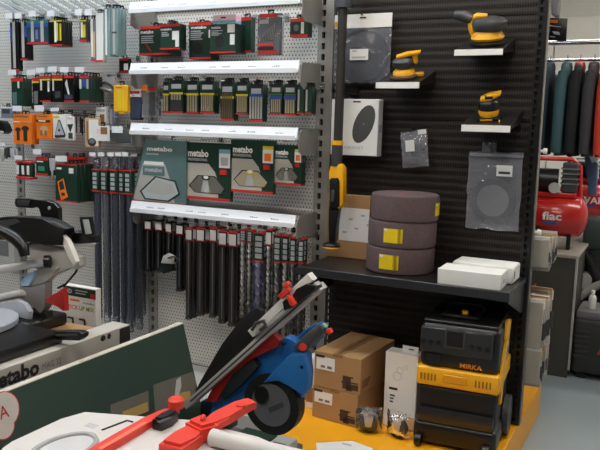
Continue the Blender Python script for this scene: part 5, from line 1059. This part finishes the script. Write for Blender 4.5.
pp(bs, 'blue_body', [(285, 337), (292, 340), (301, 346), (306, 358), (308, 375), (307, 390), (301, 399), (298, 394), (288, 382), (279, 380), (262, 384), (250, 390), (240, 400), (226, 418), (208, 432), (208, 415), (214, 398), (225, 382), (242, 366), (262, 350), (280, 340)], BY - 0.03, 0.05, M_BLUE, 0.01)
pp(bs, 'blue_shoulder', [(262, 384), (276, 368), (290, 354), (303, 354), (309, 374), (308, 390), (302, 398), (290, 384), (278, 378)], BY - 0.058, 0.03, mat('blue_plastic_light', (34, 104, 168), 0.4), 0.008)
for (u, v) in ((302, 367), (283, 344)):
    bm = new(); p = at(u, v, BY - 0.056); disc(bm, p.x, p.z, 0.006, 0.006, BY - 0.058, BY - 0.045, 12); mk('bolt', bm, M_BLKM, bs, True)
pp(bs, 'red_cover', [(265, 333), (270, 331), (280, 341), (277, 347), (252, 359), (232, 373), (222, 389), (217, 402), (205, 402), (212, 388), (240, 358)], BY - 0.05, 0.03, M_REDD, 0.004)
pp(bs, 'dark_gear_case', [(233, 373), (252, 360), (258, 367), (240, 386), (224, 400), (221, 392)], BY - 0.056, 0.03, mat('gear_case', (20, 30, 32), 0.5), 0.003)
pp(bs, 'lower_frame', [(200, 402), (212, 398), (214, 420), (226, 424), (226, 432.3), (200, 432.3)], BY + 0.0, 0.08, mat('frame_petrol', (28, 50, 60), 0.5), 0.004)
# handle
ptube(bs, 'handle', [(299, 349), (306, 343), (314, 335), (322, 328)], [BY - 0.02, BY - 0.02, BY - 0.01, BY], [0.02, 0.022, 0.021, 0.019], M_DGREY, 14)
ptube(bs, 'handle_shell', [(300, 338), (308, 331), (316, 326), (323, 324), (327, 329), (320, 337), (312, 346)], BY + 0.012, 0.009, M_BLUE, 10)
pp(bs, 'green_switch', [(320, 325), (323, 324), (326, 327), (323, 329)], BY - 0.03, 0.02, mat('switch_green', (120, 170, 130), 0.4), 0.001)
pp(bs, 'red_switch', [(325, 330), (329, 329), (331, 333), (328, 335)], BY - 0.03, 0.02, M_REDP, 0.001)
bm = new(); p = at(302, 347.5, BY - 0.05); tube(bm, [p, p + Vector((0, 0.05, 0))], 0.012, 14); mk('red_button', bm, M_REDP, bs, True)
# rail, fences
def bar(nm, p0, p1, Y, wpx, th, m, bev=0.002):
    a, b = at(*p0, Y), at(*p1, Y); d = (b - a); d.y = 0; n_ = Vector((-d.z, 0, d.x)).normalized() * wpx
    bm = new(); prism(bm, [(a.x - n_.x, a.z - n_.z), (b.x - n_.x, b.z - n_.z), (b.x + n_.x, b.z + n_.z), (a.x + n_.x, a.z + n_.z)], Y, Y + th, bev); return mk(nm, bm, m, bs, True)
bar('table_rail', (184, 407), (318.5, 287), BY - 0.075, 0.0115, 0.05, M_ALU)
bar('rail_groove', (190, 401.5), (312, 293), BY - 0.0765, 0.0025, 0.003, M_DGREY, 0)
pp(bs, 'black_table_plate', [(193, 396), (200, 382), (222, 344), (243, 316), (256, 308), (262, 311), (258, 334), (192, 399)], BY - 0.05, 0.02, M_BLKM, 0.002)
bar('rip_fence', (250, 334), (310, 277), BY - 0.085, 0.0135, 0.035, mat('fence_silver', (224, 222, 218), 0.4))
bar('fence_edge', (262, 330), (316, 284), BY - 0.09, 0.006, 0.03, M_LGREY)
pp(bs, 'fence_head', [(290, 299), (296, 289), (306, 284), (315, 286), (316, 290), (300, 302), (288, 310)], BY - 0.1, 0.05, M_BLK2, 0.004)
pp(bs, 'fence_carriage', [(282, 302), (286, 299), (293, 306), (284, 311)], BY - 0.105, 0.05, M_BLK2, 0.003)
pp(bs, 'red_lever', [(277, 296), (284, 289), (288, 288), (290, 291), (282, 299), (279, 298)], BY - 0.115, 0.02, M_REDP, 0.003)
pp(bs, 'red_lever', [(282, 286), (286, 281.5), (288.5, 284), (287, 288), (283, 288)], BY - 0.115, 0.02, M_REDP, 0.003)
pp(bs, 'red_lever', [(286, 295), (289, 296), (295, 304), (293, 307), (289, 305)], BY - 0.118, 0.02, M_REDP, 0.003)
ptube(bs, 'pivot_clamp', [(252, 330), (256, 323), (264, 321), (266, 326), (260, 330)], BY - 0.1, 0.006, M_DGREY, 8)
bm = new(); p = at(258, 327, BY - 0.1); tube(bm, [p, p + Vector((0, 0.03, 0))], 0.012, 14); mk('pivot_knob', bm, M_LGREY, bs, True)
# boxes under the blade guard
t = thing('dark_carton', 'dark green carton with white lettering under the round blade guard', 'carton', (0.28, -1.13, TZ))
bm = new(); box(bm, 0.216, 0.345, -1.18, -1.0, TZ + 0.0005, TZ + 0.036, 0.002); mk('carton', bm, M_GREEN, t, True)
lettering(t, 'lettering', 'metabo', M_PAPER, front(-0.0, -0.0506, 0.02), 0.1, 0.018, 0.03)
t = thing('pale_carton', 'pale grey flat carton right of the dark green carton', 'carton', (0.38, -1.1, TZ))
bm = new(); box(bm, 0.347, 0.418, -1.2, -0.99, TZ + 0.0005, TZ + 0.034, 0.002); mk('carton', bm, M_LGREY, t, True)
bm = new(); box(bm, 0.36, 0.405, -1.15, -1.05, TZ + 0.034, TZ + 0.0345); mk('print_panel', bm, M_GREY, t, True)
q0, q1, q2, q3 = atz(316, 443, 0.1715), atz(352, 441, 0.1715), atz(374, 449, 0.1715), atz(318, 470, 0.1715)
t = thing('white_leaflet', 'white leaflet lying on the yellow base in front of the cartons', 'leaflet', (q0.x, q0.y, 0.171))
bm = new(); lo = [bm.verts.new((q.x, q.y, 0.1712)) for q in (q0, q1, q2, q3)]; hi = [bm.verts.new((q.x, q.y, 0.1722)) for q in (q0, q1, q2, q3)]
bm.faces.new(lo); bm.faces.new(hi[::-1])
for k in range(4): bm.faces.new((lo[k], hi[k], hi[(k + 1) % 4], lo[(k + 1) % 4]))
mk('sheet', bm, M_PAPER, t, True)
bm = new(); c_ = (q0 + q1 + q2) / 3; box(bm, c_.x - 0.02, c_.x + 0.02, c_.y - 0.01, c_.y + 0.003, 0.1722, 0.1726); mk('print_line', bm, M_GINK, t, True)

# ------------------------------------------------------------------ nearest: white case with red clamps
WZ = 0.70
c0 = atz(85, 411, WZ)
CO = [atz(u, v, WZ) for u, v in ((85, 411), (60, 418), (10, 441), (0, 448), (-12, 466), (40, 520), (340, 520), (318, 462), (260, 436), (190, 419))]
ctr = sum(CO, Vector()) / len(CO)
t = thing('support_carton', 'plain brown carton under the flat white case', 'carton', (ctr.x, ctr.y, TZ))
bm = new(); Q = [ctr + (q - ctr) * 0.8 for q in CO]
def plan(bm, pts, z0, z1, bev=0.0):
    lo = [bm.verts.new((q.x, q.y, z0)) for q in pts]; hi = [bm.verts.new((q.x, q.y, z1)) for q in pts]; bm.faces.new(lo[::-1]); f = bm.faces.new(hi)
    for k in range(len(pts)): bm.faces.new((lo[k], lo[(k + 1) % len(pts)], hi[(k + 1) % len(pts)], hi[k]))
    if bev: bmesh.ops.bevel(bm, geom=list(f.edges), offset=bev, segments=2, affect='EDGES', clamp_overlap=True)
rx, ry = 0.2, 0.13
box(bm, ctr.x - rx, ctr.x + rx, ctr.y - ry, ctr.y + ry, TZ + 0.0005, WZ - 0.056, 0.002); mk('carton', bm, M_CARD, t, True)
bm = new(); box(bm, ctr.x - 0.03, ctr.x + 0.03, ctr.y - ry - 0.0005, ctr.y + ry + 0.0005, WZ - 0.09, WZ - 0.0555); mk('sealing_tape', bm, M_CARDD, t, True)
wc = thing('white_case', 'flat white card case with grey oval ring and dark slot in the foreground', 'case', (c0.x, c0.y, WZ - 0.055))
bm = new(); plan(bm, CO, WZ - 0.055, WZ, 0.006); mk('case_body', bm, mat('case_offwhite', (206, 202, 199), 0.5, 0, 0.05), wc, True)
def loc(px_, py_, z=WZ): return TM[wc.name].inverted() @ atz(px_, py_, z)
a, b, c = loc(102, 430.5), loc(127, 421), loc(133, 422.5)
bm = new(); tube(bm, [a + Vector((0, 0, 0.001)), b + Vector((0, 0, 0.001)), c + Vector((0, 0, 0.001))], 0.0026, 6); mk('handle_slot', bm, M_INK, wc)
p = loc(64, 450)
bm = new(); n = 40
tube(bm, [p + Vector((0.056 * math.cos(2 * math.pi * k / n), 0.085 * math.sin(2 * math.pi * k / n), 0.004)) for k in range(n + 1)], 0.006, 8, False); mk('plastic_ring', bm, mat('ring_grey', (172, 172, 174), 0.25), wc)
bm = new(); lathe(bm, [(1, 0), (1, 0.002), (0.001, 0.002)], 32, Matrix.Translation(p) @ Matrix.Diagonal((0.054, 0.083, 1, 1))); mk('ring_window', bm, mat('window_pale', (206, 206, 208), 0.15), wc)
p = loc(95, 425); bm = new()
for k in range(3): box(bm, p.x - 0.02, p.x + 0.012, p.y - 0.002 - 0.008 * k, p.y + 0.002 - 0.008 * k, 0.055, 0.0556)
mk('pale_print', bm, M_GINK, wc)

def flatbar(parent, nm, pts, half, th, m, bev=0.003):
    """a bar lying along points, flat in plan"""
    bm = new(); L = []; Rr = []
    for i, p in enumerate(pts):
        d = (pts[min(i + 1, len(pts) - 1)] - pts[max(i - 1, 0)]); d.z = 0; d.normalize(); s = Vector((-d.y, d.x, 0)) * (half[i] if isinstance(half, (list, tuple)) else half)
        L.append(p + s); Rr.append(p - s)
    ring_ = L + Rr[::-1]; lo = [bm.verts.new(q) for q in ring_]; hi = [bm.verts.new(q + Vector((0, 0, th))) for q in ring_]
    f0 = bm.faces.new(lo); f1 = bm.faces.new(hi[::-1]); n = len(lo)
    for k in range(n): bm.faces.new((lo[k], hi[k], hi[(k + 1) % n], lo[(k + 1) % n]))
    if bev: bmesh.ops.bevel(bm, geom=list(f1.edges), offset=bev, segments=2, affect='EDGES', clamp_overlap=True)
    return mk(nm, bm, m, parent, True)
ca = thing('bar_clamp', 'slim red bar clamp with black jaw lying on the white case', 'clamp', atz(135, 432, WZ + 0.001))
flatbar(ca, 'red_bar', [atz(92, 458, WZ + 0.001), atz(118, 443, WZ + 0.001), atz(150, 424, WZ + 0.001), atz(166, 415.5, WZ + 0.001), atz(172, 414.5, WZ + 0.001)], [0.017, 0.017, 0.015, 0.012, 0.007], 0.016, M_REDP, 0.004)
flatbar(ca, 'bar_channel', [atz(100, 449, WZ + 0.0172), atz(146, 422, WZ + 0.0172)], 0.006, 0.001, mat('channel_red', (236, 120, 96), 0.4), 0)
flatbar(ca, 'black_jaw', [atz(157, 430, WZ + 0.001), atz(166, 425, WZ + 0.001), atz(174, 420, WZ + 0.001)], [0.014, 0.018, 0.012], 0.03, M_BLK2, 0.006)
flatbar(ca, 'jaw_face', [atz(158, 423, WZ + 0.03), atz(171, 418, WZ + 0.03)], 0.006, 0.002, M_DGREY, 0)
bm = new(); p = atz(176, 413, WZ + 0.001); lathe(bm, [(0.009, 0), (0.009, 0.012), (0.02, 0.016), (0.021, 0.036), (0.016, 0.041), (0.004, 0.042)], 20, Matrix.Translation(p)); mk('red_knob', bm, M_REDP, ca, True)
# second, larger clamp
CZ = 0.712
tb = thing('white_tube', 'white cardboard tube lying on the case under the large red clamp', 'tube', atz(250, 446, WZ))
bm = new(); tube(bm, [atz(212, 437, WZ + 0.021), atz(330, 466, WZ + 0.021)], 0.02, 20); mk('tube_wall', bm, mat('case_offwhite', (206, 202, 199), 0.5, 0, 0.05), tb, True)
bm = new(); a = atz(212, 437, WZ + 0.021); d = (atz(330, 466, WZ + 0.021) - a).normalized(); tube(bm, [a - d * 0.001, a + d * 0.004], 0.017, 18); mk('tube_end', bm, M_LGREY, tb, True)
cb = thing('quick_clamp', 'large red plastic clamp handle with collar pointing at the blue saw', 'clamp', atz(215, 430, CZ))
flatbar(cb, 'red_handle', [atz(206, 431, CZ), atz(222, 422, CZ), atz(240, 411, CZ), atz(250, 407.5, CZ), atz(255, 409, CZ)], [0.02, 0.024, 0.024, 0.019, 0.006], 0.022, M_REDP, 0.006)
flatbar(cb, 'collar', [atz(193, 437, CZ), atz(210, 431, CZ)], [0.03, 0.036], 0.034, M_REDP, 0.008)
flatbar(cb, 'rear_grip', [atz(170, 456, CZ - 0.008), atz(184, 446, CZ - 0.008), atz(198, 437, CZ - 0.008)], [0.03, 0.034, 0.028], 0.03, M_REDP, 0.008)
bm = new(); p = atz(203, 425, CZ + 0.02); box(bm, -0.006, 0.006, -0.012, 0.012, 0, 0.024, 0.004, M=Matrix.Translation(p) @ Matrix.Rotation(0.5, 4, 'Z')); mk('trigger', bm, M_REDP, cb, True)
bm = new(); p = atz(241, 408, CZ + 0.016); box(bm, -0.012, 0.012, -0.01, 0.01, 0, 0.012, 0.003, M=Matrix.Translation(p) @ Matrix.Rotation(0.5, 4, 'Z')); mk('tip_button', bm, M_REDP, cb, True)

# ================================================================== right: aisle behind the black bay
# packs on the far side of the black bay, seen edge-on
for gi, (y0, y1, ua, ub, nm) in enumerate([(238, 265, 0.09, 0.30, 'upper'), (297, 343, 0.09, 0.33, 'middle'), (347, 380, 0.09, 0.32, 'lower')]):
    zt = at(542, y0, 0.2).z; zb = max(0.2, at(542, y1, 0.2).z)
    for k in range(7):
        y = ua + (ub - ua) * k / 6; t = thing('clamshell_pack', NTH[k] + ' clear clamshell of the ' + nm + ' row behind the black bay end', 'tool pack', (0.965, y, zb), 0, nm + ' clamshells behind the black bay')
        rr = random.Random(gi * 10 + k); dz = rr.uniform(-0.015, 0.015)
        bm = new(); box(bm, -0.06, 0.085 + rr.uniform(-0.008, 0.008), -0.011, 0.011, dz, zt - zb + dz, 0.003); mk('shell', bm, mat('shell_cream', (176, 168, 156), 0.3), t)
        bm = new(); box(bm, -0.05, 0.088, -0.005, 0.005, (zt - zb) * 0.85 + dz, zt - zb + dz + 0.012); mk('header_card', bm, M_TAN if k % 3 else M_PAPER, t)
        bm = new(); box(bm, 0.07, 0.0935, -0.004, 0.006, (zt - zb) * 0.2 + dz, (zt - zb) * 0.55 + dz); mk('tool', bm, M_DGREY, t)
    h = thing('far_side_hook', 'wire hook carrying the ' + nm + ' clamshells behind the black bay', 'hook', (0.965, 0.05, zt))
    bm = new(); tube(bm, [(0.965, 0.052, zt + 0.02), (0.965, ub + 0.04, zt + 0.02)], 0.003, 6); mk('wire', bm, M_CHROME, h, True)

# grey cabinet
CF = 1.27; cz = 0.735
cxl, cxr = 0.70, at(575, 300, CF).x
t = thing('grey_cabinet', 'dark olive grey low cabinet with pale top behind the black bay', 'cabinet', ((cxl + cxr) / 2, CF, 0))
bm = new(); box(bm, cxl, cxr - 0.012, CF, CF + 0.75, 0.0, cz - 0.02, 0.003); mk('body', bm, M_CAB, t, True)
bm = new(); box(bm, cxl - 0.01, cxr, CF - 0.01, CF + 0.76, cz - 0.02, cz, 0.003); mk('top', bm, M_CABT, t, True)
bm = new(); box(bm, cxr - 0.012, cxr, CF - 0.008, CF + 0.02, 0.05, cz - 0.02, 0.002); mk('edge_post', bm, M_LGREY, t, True)
# compressors
def compressor(label, c, L, r, rot, lab):
    t = thing('air_compressor', label, 'compressor', (c[0], c[1], c[2]), rot, 'red air compressors')
    Mx = Matrix(((0, 0, 1, 0), (0, 1, 0, 0), (-1, 0, 0, r + 0.07), (0, 0, 0, 1)))
    bm = new(); lathe(bm, [(r * 0.2, -L / 2 - r * 0.42), (r * 0.7, -L / 2 - r * 0.3), (r * 0.95, -L / 2 - r * 0.08), (r, -L / 2), (r, L / 2), (r * 0.95, L / 2 + r * 0.08), (r * 0.7, L / 2 + r * 0.3), (r * 0.2, L / 2 + r * 0.42)], 28, Mx); mk('tank', bm, M_REDT, t)
    top_ = 2 * r + 0.07
    bm = new(); box(bm, -L * 0.42, L * 0.42, -r * 0.5, r * 0.5, top_ - 0.01, top_ + 0.02, 0.005); mk('deck', bm, M_REDT, t)
    bm = new(); tube(bm, [(-0.12, 0, top_ + 0.09), (0.02, 0, top_ + 0.09)], 0.07, 20); mk('motor', bm, M_BLK2, t)
    bm = new(); box(bm, 0.04, 0.13, -0.05, 0.05, top_ + 0.02, top_ + 0.2, 0.008); mk('pump', bm, M_DGREY, t)
    for q in range(4):
        bm = new(); box(bm, 0.032, 0.138, -0.058, 0.058, top_ + 0.07 + 0.03 * q, top_ + 0.078 + 0.03 * q); mk('cooling_fin', bm, M_GREY, t)
    bm = new(); tube(bm, [(-L * 0.45, 0, top_), (-L * 0.5, 0, top_ + 0.16), (-L * 0.42, 0, top_ + 0.22), (L * 0.3, 0, top_ + 0.22), (L * 0.46, 0, top_ + 0.18), (L * 0.5, 0, top_ + 0.0)], 0.014, 10); mk('handle', bm, M_REDT, t)
    bm = new(); tube(bm, [(0.0, -0.09, top_ + 0.05), (0.0, -0.075, top_ + 0.05)], 0.032, 18); mk('gauge', bm, M_LGREY, t)
    for y in (-r * 0.75, r * 0.75):
        bm = new(); tube(bm, [(-L * 0.36, y - 0.02, 0.075), (-L * 0.36, y + 0.02, 0.075)], 0.074, 22); wh = mk('wheel', bm, M_BLKM, t)
        bm = new(); tube(bm, [(-L * 0.36, y - 0.024, 0.075), (-L * 0.36, y + 0.024, 0.075)], 0.03, 14); mk('wheel_hub', bm, M_LGREY, wh)
    bm = new(); box(bm, L * 0.3, L * 0.38, -r * 0.6, r * 0.6, 0.0005, 0.1, 0.004); mk('foot', bm, M_BLK2, t)
    lettering(t, 'lettering', lab, M_PAPER, front(0.0, -r - 0.0015, r + 0.08), 0.11, 0.05, 0.03)
    bm = new(); box(bm, -0.05, 0.03, -r - 0.0005, -r + 0.02, r + 0.03, r + 0.045); mk('blue_badge', bm, M_BLUEP, t)
    return t
compressor('red air compressor with white badge standing on the grey cabinet', (0.86, 1.5, cz), 0.30, 0.125, 0.12, 'fiac')
t = thing('rear_table', 'plain grey table carrying the farther red compressor', 'table', (0.95, 2.55, 0))
bm = new(); box(bm, 0.4, 1.6, 2.2, 2.9, 0.71, 0.74, 0.003); mk('tabletop', bm, M_LGREY, t, True)
for x in (0.44, 1.56):
    for y in (2.24, 2.86):
        bm = new(); box(bm, x - 0.02, x + 0.02, y - 0.02, y + 0.02, 0, 0.71); mk('leg', bm, M_DGREY, t, True)
compressor('farther red air compressor with white lettering behind the first', (0.98, 2.5, 0.741), 0.34, 0.14, 0.12, 'VAI')
# generator and power tool on it
g0 = at(572, 340, 1.3); 
t = thing('generator', 'dark grey suitcase generator on the floor at right', 'generator', (g0.x + 0.2, 1.45, 0))
bm = new(); box(bm, g0.x, g0.x + 0.45, 1.3, 1.62, 0.03, at(580, 318, 1.3).z, 0.03, seg=3); mk('shell', bm, mat('generator_grey', (54, 55, 56), 0.5), t, True)
for k in range(6):
    zz = at(575, 331 + 5 * k, 1.3).z; bm = new(); box(bm, g0.x + 0.015, g0.x + 0.09, 1.294, 1.301, zz, zz + 0.01); mk('louvre', bm, M_DGREY, t, True)
zc = at(580, 316, 1.3).z
bm = new(); box(bm, g0.x + 0.01, g0.x + 0.44, 1.31, 1.6, zc - 0.02, zc + 0.03, 0.015, seg=2); mk('top_panel', bm, M_GREY, t, True)
bm = new(); p = at(597, 351, 1.295); disc(bm, p.x + 0.02, p.z, 0.04, 0.035, 1.292, 1.301, 20); bd = mk('badge', bm, M_GREEN, t, True)
bm = new(); prism(bm, [(p.x, p.z - 0.02), (p.x + 0.03, p.z - 0.02), (p.x + 0.018, p.z + 0.022)], 1.289, 1.293); mk('red_mark', bm, M_RED, bd, True)
for x in (g0.x + 0.06, g0.x + 0.38):
    bm = new(); box(bm, x - 0.03, x + 0.03, 1.32, 1.6, 0.0, 0.032, 0.004); mk('foot', bm, M_BLKM, t, True)
bt = thing('white_bottle', 'small white plastic bottle standing on the dark generator', 'bottle', (at(591, 318, 1.4).x, 1.4, zc + 0.031))
bm = new(); r = 0.022; lathe(bm, [(r * 0.9, 0), (r, 0.006), (r, 0.06), (r * 0.85, 0.075), (r * 0.45, 0.085), (r * 0.45, 0.092)], 20); mk('bottle_body', bm, M_WHITE, bt)
bm = new(); lathe(bm, [(r * 0.55, 0.092), (r * 0.55, 0.108), (r * 0.3, 0.111)], 16); mk('cap', bm, M_WHITE, bt)
# rammer-like machine behind generator
t = thing('floor_machine', 'grey and black petrol machine with pale hoses behind the generator', 'machine', (1.25, 1.9, 0))
bm = new(); box(bm, 1.03, 1.5, 1.75, 2.1, 0.0, 0.42, 0.03, seg=2); mk('engine_block', bm, M_BLK2, t, True)
bm = new(); tube(bm, [at(577, 300, 1.74), at(590, 289, 1.74), at(606, 282, 1.74)], [0.022, 0.026, 0.026], 12); mk('exhaust_pipe', bm, M_LGREY, t, True)
bm = new(); p = at(583, 281, 1.74); tube(bm, [p, p + Vector((0.0, 0.08, 0))], 0.05, 20); mk('air_filter', bm, M_LGREY, t, True)
bm = new(); tube(bm, [at(583, 250, 1.8), at(590, 262, 1.8), at(596, 278, 1.8), at(604, 290, 1.8)], 0.03, 10); mk('black_hose', bm, M_BLKM, t, True)
bm = new(); box(bm, at(582, 240, 1.8).x, at(582, 240, 1.8).x + 0.3, 1.8, 2.05, at(590, 250, 1.8).z, at(590, 219, 1.8).z, 0.03, seg=2); mk('fuel_tank', bm, mat('slate_green', (58, 72, 70), 0.5), t, True)
bm = new(); box(bm, at(586, 262, 1.8).x, at(586, 262, 1.8).x + 0.1, 1.85, 2.0, 0.4, at(590, 246, 1.8).z, 0.004); mk('tank_stem', bm, M_DGREY, t, True)
# garment rack with jackets
RY = 2.0
t = thing('garment_rack', 'chrome garment rack carrying work jackets behind the black bay', 'clothes rack', (1.0, RY, 0))
z1, z2 = at(575, 42.5, RY).z, at(575, 60, RY).z
for z in (z1, z2):
    bm = new(); tube(bm, [(0.25, RY, z), (2.1, RY, z)], 0.016 if z == z1 else 0.01, 12); mk('rail', bm, M_CHROME, t, True)
for x in (0.27, 2.08):
    bm = new(); tube(bm, [(x, RY, 0.02), (x, RY, z1)], 0.016, 12); mk('post', bm, M_CHROME, t, True)
    bm = new(); box(bm, x - 0.02, x + 0.02, RY - 0.25, RY + 0.25, 0, 0.03, 0.004); mk('foot', bm, M_BLK, t, True)
def jacket(label, x, m, hang, rot=0.0, collar=None, wd=0.13):
    t = thing('work_jacket', label, 'jacket', (x, RY, z2), rot, 'work jackets on the rack')
    bm = new(); blob(bm, [(0, 0, -0.62, 0.034, wd * 1.5), (0.003, 0, -0.4, 0.036, wd * 1.55), (0, 0, -0.2, 0.036, wd * 1.6), (0, 0, -0.1, 0.034, wd * 1.45), (0, 0, -0.055, 0.03, wd * 0.9), (0, 0, -0.03, 0.022, wd * 0.45)], 24); mk('body', bm, m, t)
    for s in (-1, 1):
        bm = new(); tube(bm, [(0, s * wd * 1.25, -0.09), (0, s * wd * 1.65, -0.2), (0, s * wd * 1.75, -0.42), (0, s * wd * 1.7, -0.6)], [0.03, 0.036, 0.034, 0.03], 12); mk('sleeve', bm, m, t)
    bm = new(); blob(bm, [(0, 0, -0.075, 0.034, wd * 0.7), (0, 0, -0.045, 0.036, wd * 0.55), (0, 0, -0.02, 0.03, wd * 0.42), (0, 0, -0.014, 0.02, wd * 0.3)], 18); mk('collar', bm, collar or m, t)
    bm = new(); tube(bm, [(0, 0, -0.03), (0, 0, 0.0), (0, 0.014, 0.018), (0, 0.0, 0.032)], 0.003, 6); mk('hanger_hook', bm, M_CHROME, t)
    return t
M_JT = mat('jacket_teal', (56, 86, 92), 0.8, 0, 0.15); M_JB = mat('jacket_black', (22, 24, 26), 0.85, 0, 0.2); M_JG = mat('jacket_grey', (58, 56, 60), 0.85, 0, 0.15); M_JN = mat('jacket_navy', (28, 44, 60), 0.85, 0, 0.15)
jx = lambda u: at(u, 80, RY).x
jacket('dark navy jacket nearest the black bay on the rack', jx(549), M_JN, 0)
jacket('teal green jacket, second on the rack', jx(566), M_JT, 0)
jacket('black jacket with red collar, third on the rack', jx(579), M_JB, 0, 0.0, M_REDD)
jacket('charcoal jacket beside the red-collared one', jx(593), M_JG, 0)
jacket('bright red jacket at the right end of the rack', jx(607), mat('jacket_red', (206, 60, 34), 0.8), 0, 0.0, mat('collar_orange', (236, 96, 40), 0.7))
t = thing('navy_trousers', 'folded navy and white overalls hanging low under the jackets', 'overalls', (at(588, 165, RY).x, RY, at(588, 195, RY).z))
pp(t, 'leg', [(583, 150), (592, 148), (598, 165), (596, 195), (588, 195), (586, 172)], RY + 0.272, 0.06, mat('denim', (86, 104, 140), 0.8), 0.015); pp(t, 'white_flap', [(586, 150), (594, 149), (599, 160), (592, 163)], RY + 0.262, 0.01, M_PAPER, 0.004); pp(t, 'strap', [(588, 120), (591, 120), (592, 150), (588, 150)], RY + 0.28, 0.02, M_BLK2, 0.002)
# poster on the rack end
py_ = 0.3
t = thing('black_poster', 'black poster board with orange and pale print beside the bay upright', 'poster', at(556, 40, py_))
pp(t, 'board', [(546, 17.5), (567.5, 18.5), (566, 41), (545, 40)], py_, 0.008, M_BLK2, 0.0005)
pp(t, 'orange_print', [(549, 19.5), (558, 19.8), (557.5, 23), (549, 22.6)], py_ - 0.0015, 0.0015, M_ORG, 0)
for pts in ([(550, 25), (561, 26.5), (561, 27.3), (550, 26)], [(552, 31), (559, 32), (560, 35), (554, 34)], [(550, 36), (555, 36.3), (555, 37.4), (550, 37)]):
    pp(t, 'pale_print', pts, py_ - 0.0015, 0.0015, M_GINK, 0)
bm = new(); a = at(546.5, 30, py_); box(bm, 0.97, a.x + 0.02, 0.052, 0.058, a.z - 0.01, a.z + 0.01); box(bm, a.x, a.x + 0.02, 0.052, py_ - 0.001, a.z - 0.01, a.z + 0.01); mk('arm', bm, M_BLK, t, True)
t = thing('grey_bag', 'dark grey cloth bag hung high behind the poster', 'bag', at(554, 16, 1.3))
pp(t, 'bag', [(550, -20), (559, -20), (558.5, 0), (557.5, 15), (555, 17), (551, 14)], 1.3, 0.1, M_GREY, 0.02); a = at(554, -18, 1.35); bm = new(); box(bm, a.x - 0.006, a.x + 0.006, 1.345, 1.355, a.z - 0.01, 3.299); mk('strap', bm, M_DGREY, t, True)
# white panelled doors on the back wall
for k in range(4):
    x = 0.35 + 0.55 * k - 0.9
    o = thing('door_%d' % (k + 1), None, None, (x, 4.98, 0), kind='structure')
    bm = new(); box(bm, -0.268, 0.268, -0.03, 0.0, 0.0, 2.6, 0.004); mk('panel', bm, mat('door_cream', (232, 228, 218), 0.6, 0, 0.03), o)
    bm = new(); tube(bm, [(0.22, -0.03, 2.18), (0.22, -0.05, 2.18)], 0.014, 12); mk('knob', bm, M_GREY, o)
